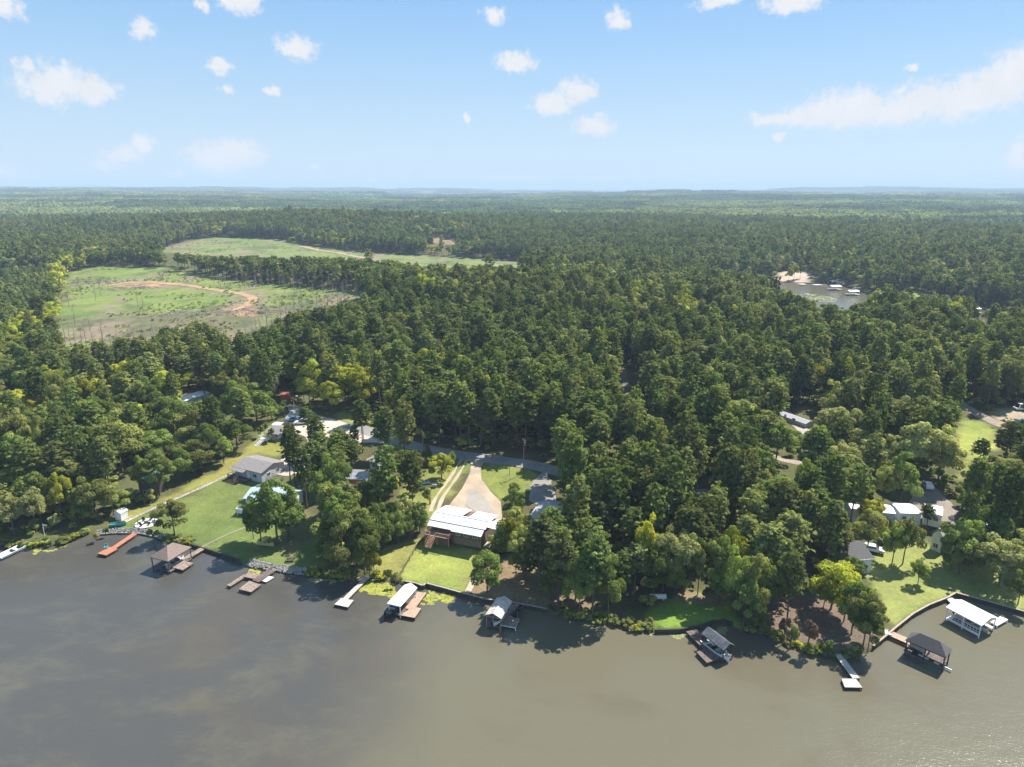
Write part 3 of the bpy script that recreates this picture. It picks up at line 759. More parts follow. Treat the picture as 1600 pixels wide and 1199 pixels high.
# ------------------------------------------------------------------ where trees may not stand, and which open places stay in sight
HOUSE_GROUND = []      # filled with world polygons of building footprints
def wpoly(px): return GP(px)
OPEN_GROUND = [LAWN_LEFT, LAWN_UPPER, LAWN_MAIN, LAWN_YELLOW, LAWN_ROADSIDE, LAWN_RIGHT_OF_DRIVE, LAWN_STRIP, LAWN_POINT, LAWN_RIGHT, LAWN_FAR_RIGHT, LAWN_MID_RIGHT, MEADOW,
   SAND_RIGHT, SAND_CREEK, GRASS_CREEK, FIELD1, FIELD2, RED3, GP(GRAVEL_LOT), GP(DRIVEWAY), GP(GRAVEL_CAMP), GP(GRAVEL_HOUSE), CREEK,
   GP([(1160,950),(1240,930),(1300,945),(1372,985),(1350,1030),(1280,1030),(1200,1000)]),
   GP([(360,702),(480,702),(480,760),(360,760)]), GP([(376,765),(460,765),(460,805),(376,805)]), GP([(495,760),(560,760),(560,800),(495,800)]),
   GP([(530,730),(592,730),(592,752),(530,752)]), GP([(572,705),(596,705),(596,724),(572,724)]), GP([(396,655),(445,655),(445,700),(396,700)]),
   GP([(660,785),(790,785),(790,862),(660,862)]), GP([(822,770),(885,770),(885,822),(822,822)]), GP([(205,730),(275,730),(275,770),(205,770)]),
   GP([(1222,640),(1285,640),(1285,672),(1222,672)]), GP([(1320,780),(1480,780),(1480,812),(1320,812)]), GP([(1440,808),(1485,808),(1485,845),(1440,845)]),
   GP([(1315,850),(1372,850),(1372,888),(1315,888)]), GP([(1530,815),(1570,815),(1570,836),(1530,836)])]
ROADS = [(GP(ROAD_LINE), 4.5), (GP([(1003,705),(992,670),(982,630),(975,600),(972,575)]), 4.5), (GP([(1222,640),(1240,660),(1258,674),(1272,686),(1290,702),(1300,716)]), 3.2),
         (GP([(1480,618),(1510,638),(1540,654),(1570,668),(1600,676)]), 3.5)]
# outlines in the photograph of what is seen free of trees
CLEAR = [
 [(1060,766),(1118,760),(1108,774),(1062,782)], [(1175,702),(1200,708),(1262,722),(1240,729),(1190,716)], [(1250,700),(1290,700),(1300,712),(1270,708)],
 [(128,836),(150,827),(215,800),(250,786),(306,768),(362,741),(385,746),(380,775),(385,810),(395,848),(410,872),(440,885),(470,896),(400,888),(300,855),(262,846)],
 [(240,782),(300,748),(362,712),(372,704),(398,690),(398,676),(420,664),(445,662),(450,700),(430,712),(400,712),(362,724),(362,738),(300,770),(222,804)],
 [(621,912),(668,846),(668,821),(696,789),(735,795),(754,793),(776,802),(764,826),(752,853),(746,868),(735,890),(727,930),(662,920)],
 [(600,905),(620,908),(660,850),(640,848),(612,870)],
 [(720,722),(736,722),(756,720),(752,748),(768,770),(782,785),(783,803),(754,793),(735,795),(700,789),(722,764)],
 [(625,692),(660,697),(700,707),(760,714),(820,722),(828,730),(760,724),(700,716),(660,707),(625,700)],
 [(756,722),(820,734),(815,745),(790,750),(800,762),(780,780),(766,768),(752,748)],
 [(704,770),(720,740),(735,735),(722,764),(702,789)],
 [(455,640),(472,640),(545,664),(605,684),(600,692),(560,688),(520,680),(490,660),(470,672),(450,668)],
 [(362,728),(400,712),(437,725),(437,745),(408,755),(375,745)],
 [(403,672),(438,668),(440,695),(405,695)],
 [(540,734),(582,736),(584,748),(538,745)], [(577,709),(594,710),(594,722),(577,721)],
 [(828,778),(858,772),(866,800),(832,806)],
 [(1022,986),(1025,960),(1050,945),(1095,938),(1110,950),(1095,980),(1060,986)],
 [(1399,983),(1378,940),(1372,915),(1385,900),(1410,892),(1418,925),(1450,945),(1425,963)], [(1452,858),(1480,885),(1500,915),(1490,932),(1460,940),(1445,915),(1448,880)],
 [(1497,662),(1535,655),(1560,680),(1550,705),(1520,712),(1500,700)], [(1498,632),(1512,632),(1600,665),(1600,680),(1560,668),(1500,640)], [(1555,640),(1600,636),(1600,665),(1570,662)],
 [(1232,643),(1250,640),(1275,662),(1262,666),(1285,690),(1268,684),(1222,650)],
 [(1405,785),(1473,785),(1473,806),(1405,806)], [(1430,762),(1450,762),(1475,782),(1440,784)], [(1453,812),(1472,815),(1474,836),(1458,832)], [(1322,845),(1345,852),(1368,872),(1335,874)],
 [(1540,818),(1562,830),(1545,830)], [(1330,786),(1350,786),(1350,794),(1330,794)],
 [(110,430),(160,417),(240,420),(310,430),(420,446),(470,449),(565,455),(562,463),(500,480),(440,494),(415,512),(345,530),(320,505),(250,515),(200,528),(95,545),(98,470)],
 [(242,393),(300,376),(345,372),(430,375),(480,385),(560,396),(640,399),(850,411),(840,415),(700,414),(660,410),(600,406),(540,402),(440,400),(330,398)],
 [(655,377),(690,373),(720,379),(700,381)],
 [(1150,443),(1215,443),(1268,440),(1330,452),(1385,462),(1388,468),(1345,472),(1325,478),(1295,472),(1245,462),(1225,450)], [(1518,487),(1562,494),(1552,503),(1515,494)],
 [(1212,440),(1224,425),(1262,423),(1264,440)], [(1400,462),(1415,457),(1432,457),(1438,462)],
 [(1180,925),(1200,935),(1200,930),(1230,935),(1225,960),(1250,962),(1290,948),(1330,1000),(1300,1020),(1250,1005),(1210,985)],
 [(205,737),(235,737),(235,765),(205,765)], [(176,796),(190,796),(190,812),(176,812)], [(283,612),(328,610),(328,622),(283,628)], [(395,583),(432,585),(432,592),(395,592)], [(437,608),(450,608),(450,616),(437,616)],
]
CLEAR_BOX = [(min(p[0] for p in c), min(p[1] for p in c), max(p[0] for p in c), max(p[1] for p in c)) for c in CLEAR]
def hides_open(x, y, z, h, w, low=0.3):
    """does a tree of height h and width w hide one of the open places from the water side"""
    bad = np.zeros(len(x), bool)
    px0, py0, dep = to_px(x, y, z)
    for fz, fx in ((.97, 0), (.80, -.30), (.80, .30), (.55, -.46), (.55, .46), (.55, 0), (low, -.35), (low, .35), (low, 0), (0.02, 0)):
        px, py, _ = to_px(x + fx * w, y, z + fz * h)
        for c, bx in zip(CLEAR, CLEAR_BOX):
            m = (~bad) & (px > bx[0]) & (px < bx[2]) & (py > bx[1]) & (py < bx[3])
            if m.any(): bad[m] |= in_poly(px[m], py[m], c)
    return bad

# ------------------------------------------------------------------ trees placed one by one: crown centre, top, foot in the photograph, width, kind, tint
HAND = [
 (273,782,838,52,'broad','olive'),(434,742,850,80,'broad','green'),(452,756,842,56,'broad','green'),(396,772,842,30,'broad','green'),(408,775,846,46,'broad','green'),(450,790,846,40,'broad','green'),
 (23,762,838,56,'broad','pale'),(57,756,832,46,'broad','pale'),(98,738,815,36,'broad','yellow'),(150,738,812,60,'broad','olive'),(178,752,806,44,'broad','olive'),(130,776,818,34,'broad','green'),
 (250,706,775,52,'broad','green'),(218,712,768,34,'broad','green'),(305,688,740,60,'broad','olive'),(350,682,724,34,'broad','green'),(371,648,702,50,'broad','green'),(402,594,662,64,'broad','green'),(425,612,656,34,'broad','green'),
 (282,700,752,44,'broad','green'),(330,660,722,48,'broad','green'),
 (454,666,760,32,'pine','pine'),(462,672,764,28,'pine','pine'),(482,636,682,24,'pine','pine'),(497,650,716,32,'pine','pine'),(480,704,795,30,'pine','pine'),(508,700,768,34,'pine','pine'),(524,680,752,34,'pine','pine'),(538,672,744,32,'pine','pine'),
 (495,712,772,30,'pine','pine'),(516,716,775,32,'pine','pine'),(528,700,765,30,'pine','pine'),(488,690,752,28,'pine','pine'),(508,676,738,28,'pine','pine'),(550,690,742,26,'pine','pine'),
 (567,627,708,30,'pine','pine'),(556,666,710,18,'pine','pine'),(602,638,716,28,'pine','pine'),(592,648,714,20,'pine','pine'),(610,660,716,22,'pine','pine'),
 (627,700,752,40,'broad','olive'),(650,703,744,28,'broad','olive'),(667,694,724,20,'broad','green'),(690,709,750,42,'broad','yellow'),(705,703,728,18,'broad','green'),(600,730,776,44,'broad','green'),(584,742,782,30,'broad','green'),(613,742,774,22,'broad','yellow'),
 (652,740,770,24,'bush','green'),(672,764,788,24,'bush','olive'),(803,752,776,22,'broad','green'),
 (534,762,866,62,'broad','green'),(560,768,880,64,'broad','olive'),(520,800,872,50,'broad','green'),(542,810,898,66,'broad','olive'),(570,800,895,56,'broad','green'),(575,742,820,46,'broad','green'),(592,785,868,46,'broad','green'),(506,838,880,34,'broad','green'),(556,840,900,44,'broad','pale'),(548,752,830,46,'pine','pine_grey'),
 (612,778,838,38,'broad','green'),(600,800,858,38,'broad','green'),(634,768,834,40,'broad','pale'),(652,782,838,34,'broad','green'),(622,792,850,34,'broad','green'),(660,790,828,22,'broad','pale'),(640,800,845,26,'broad','green'),
 (585,856,898,26,'broad','yellow'),(618,896,912,12,'bush','pale'),(578,882,902,16,'bush','olive'),
 (802,764,818,40,'broad','green'),(800,790,852,50,'broad','olive'),(796,800,862,40,'broad','yellow'),(778,828,868,36,'broad','green'),(761,856,926,58,'broad','green'),
 (818,822,905,50,'broad','olive'),(842,812,930,56,'pine','pine_grey'),(872,824,944,60,'pine','pine_grey'),(898,846,952,56,'broad','green'),(858,850,938,52,'broad','green'),(925,842,962,56,'pine','pine'),(950,866,968,46,'broad','green'),(884,796,862,30,'broad','rust'),(842,822,892,34,'broad','olive'),
 (892,776,846,40,'pine','pine'),(905,800,900,50,'pine','pine'),(930,780,884,46,'pine','pine_grey'),(820,850,914,46,'pine','pine_grey'),(905,870,966,46,'broad','green'),
 (985,800,905,50,'pine','pine'),(1008,796,920,44,'broad','yellow'),(1035,815,925,60,'broad','pale'),(1068,822,930,60,'broad','pale'),(1020,846,936,46,'broad','green'),(990,850,930,44,'pine','pine_grey'),(1090,840,930,42,'broad','green'),(968,866,940,40,'pine','pine'),(1055,860,934,40,'broad','green'),
 (1120,838,944,54,'broad','green'),(1148,846,962,58,'broad','green'),(1176,862,978,54,'broad','olive'),(1160,900,984,50,'broad','green'),(1192,868,972,44,'broad','green'),(1128,880,952,40,'broad','green'),(1135,820,925,50,'broad','yellow'),
 (1229,860,976,42,'pine','pine_grey'),(1215,868,955,36,'pine','pine'),(1298,870,952,76,'broad','yellow'),(1284,885,962,40,'broad','yellow'),(1330,905,992,56,'broad','green'),(1348,925,1012,56,'broad','olive'),(1318,900,972,50,'broad','yellow'),(1356,950,1016,42,'broad','green'),
 (1393,808,884,40,'broad','green'),(1410,800,882,46,'broad','olive'),(1434,870,914,30,'broad','green'),(1484,806,892,56,'broad','green'),(1512,812,886,54,'broad','green'),(1498,840,898,60,'broad','green'),(1560,832,918,74,'broad','pale'),(1590,830,905,60,'broad','olive'),(1590,890,945,40,'broad','green'),
 (1355,792,862,54,'broad','olive'),(1447,790,828,22,'pine','pine'),(1405,704,790,56,'broad','green'),(1306,628,708,74,'broad','pale'),(1330,640,714,56,'broad','pale'),(1430,658,752,80,'broad','pale'),(1465,662,758,64,'broad','pale'),(1386,626,682,48,'pine','pine_grey'),(1325,712,792,54,'broad','pale'),
 (1378,716,790,44,'broad','olive'),(1520,720,800,38,'broad','olive'),(1560,746,812,56,'broad','yellow'),(1566,658,730,44,'pine','pine_grey'),(1528,688,735,26,'pine','pine'),(1590,690,750,44,'broad','pale'),(1455,640,668,22,'pine','pine'),(1484,634,680,30,'pine','pine'),
 (1360,775,825,44,'broad','yellow'),(1300,820,884,44,'pine','pine_grey'),(1324,868,910,34,'broad','green'),(1210,830,888,30,'broad','rust'),(1196,846,892,22,'broad','rust'),(890,796,850,22,'broad','rust'),(1252,716,800,44,'broad','green'),(1585,790,850,50,'broad','olive'),
 (415,660,672,9,'bush','green'),(408,664,684,12,'bush','green'),(425,668,690,13,'bush','green'),
 (885,540,575,16,'pine','rust'),(543,478,515,18,'pine','rust'),(1240,410,438,14,'broad','yellow'),(1250,404,436,12,'broad','olive'),(1232,412,440,12,'broad','yellow'),
 (214,766,786,20,'bush','green'),(240,765,786,22,'bush','olive'),(226,772,790,18,'bush','green'),
 (150,832,842,14,'bush','olive'),(240,826,845,20,'bush','green'),(165,826,836,12,'bush','green'),
 (1190,955,992,30,'broad','green'),(1235,975,1008,22,'bush','olive'),(1262,968,1012,26,'bush','rust'),(1225,965,1000,20,'bush','rust'),(1290,1000,1022,16,'bush','green'),(1376,965,985,14,'bush','green'),
]
TREES = []      # (x, y, z, height, width, kind, tint, hand)
for (cx, top, foot, w, kind, tnt) in HAND:
    g = G(cx, foot); dep = to_px(g[0], g[1], g[2])[2]
    # height that reaches the top seen in the photograph
    lo, hi = 0.5, 45.0
    for _ in range(24):
        md = (lo + hi) / 2
        if to_px(g[0], g[1], g[2] + md)[1] > top: lo = md
        else: hi = md
    TREES.append((g[0], g[1], g[2], lo, max(1.0, w / FPX * dep), kind, tnt, True))
# the woods
def near_cells(step, rmax, rmin=100, thmax=42):
    xs = np.arange(-rmax, rmax, step); ys = np.arange(60, rmax, step * .87)
    X, Y = np.meshgrid(xs, ys); X = X + (np.arange(len(ys)) % 2)[:, None] * step / 2
    X = X.ravel() + RNG.uniform(-.38, .38, X.size) * step; Y = Y.ravel() + RNG.uniform(-.38, .38, Y.size) * step
    th = np.degrees(np.arctan2(X, Y)); r = np.hypot(X, Y)
    m = (np.abs(th) < thmax) & (r < rmax) & (r > rmin)
    return X[m], Y[m]
def free(X, Y, marg=1.5):
    ok = (Y - shore_y(X)) > 5
    for P in OPEN_GROUND:
        A = np.array(P); m = ok & (X > A[:, 0].min() - marg) & (X < A[:, 0].max() + marg) & (Y > A[:, 1].min() - marg) & (Y < A[:, 1].max() + marg)
        if m.any():
            ii = np.where(m)[0]; sd = sdist(X[ii], Y[ii], P); ok[ii[sd > -marg]] = False
    for L, w in ROADS:
        A = np.array(L); m = ok & (X > A[:, 0].min() - w) & (X < A[:, 0].max() + w) & (Y > A[:, 1].min() - w) & (Y < A[:, 1].max() + w)
        ii = np.where(m)[0]
        if len(ii): ok[ii[poly_dist(X[ii], Y[ii], L, False) < w]] = False
    return ok
RF = 1500.0
X, Y = near_cells(5.4, RF)
ok = free(X, Y); X, Y = X[ok], Y[ok]
Z = H(X, Y); PX, PY, DEP = to_px(X, Y, Z)
def zone(poly): return in_poly(PX, PY, poly)
u = RNG.uniform(0, 1, len(X))
mixn = fbm(X / 70, Y / 70, 3, 101); tn = fbm(X / 45, Y / 45, 3, 111) + RNG.normal(0, .13, len(X))
ppine = np.clip(.50 + (mixn - .5) * 3.0, .10, .95)
ppine[zone([(430,440),(760,440),(980,470),(1010,700),(700,712),(560,600),(440,560)])] = np.clip(.72 + (mixn[zone([(430,440),(760,440),(980,470),(1010,700),(700,712),(560,600),(440,560)])] - .5) * 1.5, .3, .95)
zl = zone([(-300,640),(120,600),(300,620),(450,640),(430,700),(250,800),(0,860),(-400,900)]); ppine[zl] = .16
zrow = zone([(40,560),(240,545),(440,520),(470,560),(400,600),(250,618),(60,625)]); ppine[zrow] = .95
zyel = zone([(440,600),(760,560),(760,640),(560,690),(440,660)]); ppine[zyel] = .22
zle = zone([(-200,430),(120,430),(100,560),(60,640),(-300,700)]); ppine[zle] = .25
zplant = zone([(-200,425),(75,432),(95,450),(60,520),(-200,560)])
zstrip = zone([(95,425),(135,410),(130,440),(105,470),(90,540),(60,580),(0,620),(-60,600),(30,520),(70,460)]); ppine[zstrip] = .05
zr = zone([(1180,700),(1600,600),(1700,900),(1300,1000),(1180,900)]); ppine[zr] = .40
zband = zone([(220,395),(860,425),(560,455),(440,446),(220,425)]); ppine[zband] = .5
zfr = zone([(1100,400),(1700,380),(1700,480),(1400,460),(1150,440)]); ppine[zfr] = .35
pine = u < ppine
# broadleaf crowns are wider: thin them
keep = pine | (RNG.uniform(0, 1, len(X)) < .50)
hgt = np.where(pine, RNG.normal(17.0, 2.6, len(X)), RNG.normal(13.8, 2.8, len(X)))
hgt = np.where(pine & (DEP < 260), hgt + 1.5, hgt)
hgt = np.maximum(hgt, 7.5)
wid = np.where(pine, RNG.normal(6.6, 1.0, len(X)), RNG.normal(9.8, 2.0, len(X)))
hgt[zplant] = RNG.normal(8.5, .8, zplant.sum()); wid[zplant] = 4.2; pine[zplant] = True
hgt = hgt * np.where(zband, .85, 1)
tint = np.where(pine, np.where(tn > .54, 'pine_grey', 'pine'), np.where(tn > .67, 'yellow', np.where(tn > .55, 'pale', np.where(tn > .47, 'olive', 'green')))).astype(object)
tint[zl & ~pine & (tn > .60)] = 'yellow'; tint[zl & ~pine & (tn <= .60) & (tn > .40)] = 'olive'
tint[zyel & ~pine & (tn > .50)] = 'yellow'; tint[zle & ~pine & (tn > .5)] = 'pale'; tint[zstrip & ~pine] = np.where(tn[zstrip & ~pine] > .5, 'yellow', 'olive')
tint[zr & ~pine & (tn > .5)] = 'pale'; tint[zband & ~pine] = 'olive'
tint[(zfr) & ~pine & (tn > .45)] = 'pale'; tint[zone([(-100,540),(300,580),(440,560),(440,520),(60,560)]) & pine & (tn > .45)] = 'pine_grey'
keep &= ~hides_open(X, Y, Z, hgt, wid)
# keep clear of trees placed by hand
hx = np.array([t[0] for t in TREES]); hy = np.array([t[1] for t in TREES]); hw = np.array([t[4] for t in TREES])
for i in range(len(hx)):
    m = np.hypot(X - hx[i], Y - hy[i]) < (hw[i] * .30 + 2.0)
    keep &= ~m
X, Y, Z, PX, PY, DEP, pine, hgt, wid, tint, zplant_, tn = [a[keep] for a in (X, Y, Z, PX, PY, DEP, pine, hgt, wid, tint, zplant, tn)]
inview = (PX > -40) & (PX < 1640) & (PY < 1240)
order = np.argsort(DEP)
npine = 300 - sum(t[5] == 'pine' for t in TREES); nbroad = 300 - sum(t[5] == 'broad' for t in TREES)
single = np.zeros(len(X), bool)
for i in order:
    if not inview[i] or zplant_[i]: continue
    if pine[i] and npine > 0: single[i] = True; npine -= 1
    elif not pine[i] and nbroad > 0: single[i] = True; nbroad -= 1
    if npine <= 0 and nbroad <= 0: break
for i in np.where(single)[0]: TREES.append((X[i], Y[i], Z[i], hgt[i], wid[i], 'pine' if pine[i] else 'broad', tint[i], False))
REST = ~single

def ngroup_scatter(name, branches):
    """one object that sets instances of several meshes on its points"""
    g = bpy.data.node_groups.new(name, 'GeometryNodeTree')
    g.interface.new_socket('Geometry', in_out='INPUT', socket_type='NodeSocketGeometry')
    g.interface.new_socket('Geometry', in_out='OUTPUT', socket_type='NodeSocketGeometry')
    gi = g.nodes.new('NodeGroupInput'); go = g.nodes.new('NodeGroupOutput'); jn = g.nodes.new('GeometryNodeJoinGeometry')
    def attr(nm, ty):
        n = g.nodes.new('GeometryNodeInputNamedAttribute'); n.data_type = ty; n.inputs['Name'].default_value = nm; return n.outputs['Attribute']
    vi, sc, rz = attr('vi', 'INT'), attr('sc', 'FLOAT_VECTOR'), attr('rz', 'FLOAT_VECTOR')
    for k, objs in enumerate(branches):
        cmp = g.nodes.new('FunctionNodeCompare'); cmp.data_type = 'INT'; cmp.operation = 'EQUAL'
        g.links.new(vi, cmp.inputs[2]); cmp.inputs[3].default_value = k
        for ob in objs:
            oi = g.nodes.new('GeometryNodeObjectInfo'); oi.inputs['Object'].default_value = ob; oi.inputs['As Instance'].default_value = True
            ip = g.nodes.new('GeometryNodeInstanceOnPoints')
            g.links.new(gi.outputs[0], ip.inputs['Points']); g.links.new(cmp.outputs[0], ip.inputs['Selection'])
            g.links.new(oi.outputs['Geometry'], ip.inputs['Instance'])
            e2r = g.nodes.new('FunctionNodeEulerToRotation'); g.links.new(rz, e2r.inputs[0]); g.links.new(e2r.outputs[0], ip.inputs['Rotation'])
            g.links.new(sc, ip.inputs['Scale']); g.links.new(ip.outputs[0], jn.inputs[0])
    g.links.new(jn.outputs[0], go.inputs[0])
    return g
def scatter(name, label, P, vi, S, rot, branches, kind='stuff'):
    me = bpy.data.meshes.new(name); P = np.asarray(P, np.float32)
    me.vertices.add(len(P)); me.vertices.foreach_set('co', P.ravel())
    a = me.attributes.new('vi', 'INT', 'POINT'); a.data.foreach_set('value', np.asarray(vi, np.int32))
    a = me.attributes.new('sc', 'FLOAT_VECTOR', 'POINT'); a.data.foreach_set('vector', np.asarray(S, np.float32).ravel())
    a = me.attributes.new('rz', 'FLOAT_VECTOR', 'POINT'); a.data.foreach_set('vector', np.asarray(rot, np.float32).ravel())
    o = bpy.data.objects.new(name, me); COL.objects.link(o); tag(o, label, None, None, kind)
    md = o.modifiers.new('scatter', 'NODES'); md.node_group = ngroup_scatter(name, branches)
    return o
def proto_objs(pair): return [bpy.data.objects.new('source', m) for m in pair]
def zrot(n, tilt=.03): return np.column_stack([RNG.normal(0, tilt, n), RNG.normal(0, tilt, n), RNG.uniform(0, 6.283, n)])
def forest(name, label, sel, hi):
    if sel.sum() == 0: return
    idx = np.where(sel)[0]; br = []; vi = np.zeros(len(idx), int); S = np.zeros((len(idx), 3))
    keys = {}
    for n, i in enumerate(idx):
        base = 'pine' if pine[i] else 'broad'; t = tint[i]
        if zplant_[i]: key = 'sapling'
        else: key = base if DEP[i] < 420 else base + '_mid'
        var = PROTO[(key, t)]; k = int(RNG.integers(len(var)))
        kk = (key, t, k)
        if kk not in keys: keys[kk] = len(br); br.append(proto_objs(var[k]) if key != 'sapling' else proto_objs(var[k])[1:])
        vi[n] = keys[kk]; h0, w0 = SIZE[key]; S[n] = (wid[i] / w0, wid[i] / w0, hgt[i] / h0)
    scatter(name, label, np.column_stack([X[idx], Y[idx], Z[idx]]), vi, S, zrot(len(idx)), br)
forest('pine_forest', 'dense dark pine wood covering the hills behind the lakeside plots', REST & pine, True)
forest('broadleaf_forest', 'mixed green and yellowish broadleaf trees among the pines behind the plots', REST & ~pine, True)

# far woods: patches of low crowns
def patch(seed, size, n, hh, ww, leaves, leaf, mn):
    rng = np.random.default_rng(seed); P = []; Nn = []; T = []
    for k in range(n):
        x, y = rng.uniform(-size / 2, size / 2, 2); h = hh * rng.uniform(.75, 1.15); w = ww * rng.uniform(.7, 1.25); t = rng.uniform(.6, 1.5)
        q = rand_dirs(leaves, rng); q[:, 2] = np.abs(q[:, 2]) * 1.25 - .45
        P.append(np.array([x, y, h * .68]) + q * np.array([w / 2, w / 2, h * .32]) * rng.uniform(.8, 1.05, (leaves, 1))); Nn.append(q); T.append(np.full(leaves, t))
    P = np.vstack(P); Nn = np.vstack(Nn); T = np.concatenate(T)
    V, F = cards(P, Nn, rng.uniform(.8, 1.25, len(P)) * leaf, rng, jit=.45)
    me = mesh_np('far_crowns', V, F, {'tint': ('FLOAT', np.repeat(T, 4))}); me.materials.append(FM[mn]); return bpy.data.objects.new('source', me)
def far_forest(name, label, r0, r1, size, n, hh, ww, leaves, leaf, thmax=41):
    kinds = ['far_pine', 'far_green', 'far_green', 'far_pale', 'rust']; 
    br = [[patch(700 + k * 3 + j, size * 1.08, n, hh, ww, leaves, leaf, kinds[k])] for k in range(5) for j in range(2)]
    xs = np.arange(-r1, r1, size); X_, Y_ = np.meshgrid(xs, np.arange(0, r1, size)); X_ = X_.ravel() + size / 2; Y_ = Y_.ravel() + size / 2
    r = np.hypot(X_, Y_); th = np.degrees(np.arctan2(X_, Y_)); m = (r >= r0) & (r < r1) & (np.abs(th) < thmax); X_, Y_ = X_[m], Y_[m]
    ok = np.ones(len(X_), bool)
    for Pp in (FIELD2, RED3, FIELD1): ok &= sdist(X_, Y_, Pp) < -size * .45
    ok &= ~((fbm(X_ / 330 + 4, Y_ / 240, 3, 151) > .64) & (r[m] > 1900) & (r[m] < 9000))
    X_, Y_ = X_[ok], Y_[ok]; Z_ = H(X_, Y_)
    k_ = hides_open(X_, Y_, Z_, np.full(len(X_), hh), np.full(len(X_), size)); X_, Y_, Z_ = X_[~k_], Y_[~k_], Z_[~k_]
    nz_ = fbm(X_ / 420, Y_ / 300, 4, 121) * .8 + fbm(X_ / 1500, Y_ / 700, 3, 131) * .45 - .12 + RNG.normal(0, .03, len(X_))
    kk = np.where(nz_ < .50, 0, np.where(nz_ < .56, 1, np.where(nz_ < .61, 2, 3)))
    band = fbm(X_ / 700 + 8, Y_ / 260, 2, 161); kk[band > .62] = 0; kk[(band < .36)] = 3
    kk[in_poly(X_, Y_, DEAD_STRIP)] = 4
    scatter(name, label, np.column_stack([X_, Y_, Z_ - .5]), kk * 2 + RNG.integers(0, 2, len(X_)), np.column_stack([np.ones(len(X_))] * 2 + [RNG.uniform(.85, 1.15, len(X_))]),
            np.column_stack([np.zeros(len(X_)), np.zeros(len(X_)), RNG.integers(0, 4, len(X_)) * math.pi / 2]), br)
far_forest('distant_forest', 'hazy unbroken woods rolling away beyond the cleared fields', 1500, 4600, 46, 52, 17, 7.5, 22, 2.6)
far_forest('horizon_forest', 'blue grey woods on the low ridges near the horizon', 4600, 14000, 190, 210, 19, 17, 10, 8.5)

# undergrowth between the near trees
Xu, Yu = near_cells(3.4, 330, 90, 42)
ok = free(Xu, Yu, .8); Xu, Yu = Xu[ok], Yu[ok]
Zu = H(Xu, Yu); hu = RNG.uniform(1.2, 3.6, len(Xu)); ku = (RNG.uniform(0, 1, len(Xu)) < .55) & ~hides_open(Xu, Yu, Zu, hu, hu * 1.3)
for Pp in (BARE_POINT, BARE_UNDER, BARE_UNDER2): ku &= ~in_poly(Xu, Yu, Pp) | (RNG.uniform(0, 1, len(Xu)) < .12)
Xu, Yu, Zu, hu = Xu[ku], Yu[ku], Zu[ku], hu[ku]
br = []; 
for t in ('green', 'olive', 'pale', 'yellow'):
    for v in PROTO[('bush', t)]: br.append(proto_objs(v)[1:])
vi = RNG.choice(12, len(Xu), p=np.array([5,5,5,3,3,3,1.3,1.3,1.3,.5,.5,.5]) / 29.4)
scatter('undergrowth', 'low shrubs and saplings filling the ground between the trees', np.column_stack([Xu, Yu, Zu]), vi, np.column_stack([hu / 4 * 1.2, hu / 4 * 1.2, hu / 4]), zrot(len(Xu)), br)
# scrub and reeds along the unwalled bank
xs = np.arange(-160, 190, .55); ys = shore_y(xs); p_ = to_px(xs, ys, np.zeros(len(xs)))[0]
ok = np.ones(len(xs), bool)
for a, b in WALLED + [(134, 262), (376, 478)]: ok &= ~((p_ > a) & (p_ < b))
xs, ys = xs[ok], ys[ok]; xs = np.repeat(xs, 2) + RNG.normal(0, .3, len(xs) * 2); ys = shore_y(xs) + RNG.uniform(-.2, 2.2, len(xs)); hb = RNG.uniform(.5, 1.7, len(xs))
dx = np.array([545, 575, 1308, 60]);  pb = to_px(xs, ys, np.zeros(len(xs)))[0]; ok = np.ones(len(xs), bool)
for d in (573, 1308): ok &= np.abs(pb - d) > 8
xs, ys, hb = xs[ok], ys[ok], hb[ok]
scatter('bank_plants', 'weedy green plants growing along the natural shoreline', np.column_stack([xs, ys, np.full(len(xs), 0.05)]), RNG.choice(12, len(xs), p=np.array([3,3,3,4,4,4,2,2,2,2,2,2]) / 33), np.column_stack([hb / 3.2, hb / 3.2, hb / 4]), zrot(len(xs)), br)

# ------------------------------------------------------------------ bare dead trees in and round the cleared fields
DEADM = []
for s in (71, 72, 73, 74):
    segs, tw = crown_dead(s); tv, tf = tubes_np(segs, 6); tm = mesh_np('dead_trunk', tv, tf, smooth=True); tm.materials.append(BARK_GREY)
    cv, cf = tubes_np(tw, 4); cm = mesh_np('bare_branches', cv, cf); cm.materials.append(BARK_GREY); DEADM.append((tm, cm))
DEAD_PX = [(410,470,500),(418,478,512),(330,515,545),(345,518,548),(355,520,550),(385,500,535),(395,498,530),(425,490,520),(150,440,470),(158,436,462),(170,432,455),(255,420,442),(262,418,440),(345,426,452),(352,428,452),(335,424,446),
 (445,428,458),(460,430,460),(470,432,462),(385,424,445),(400,432,452),(410,428,450),(118,470,510),(108,452,480),(216,455,480),(224,460,485),(490,438,462),(505,436,458),(140,490,515),(310,530,552),(318,505,532),(240,505,525),(280,500,520),(90,500,530),(520,442,460),(535,440,458)]
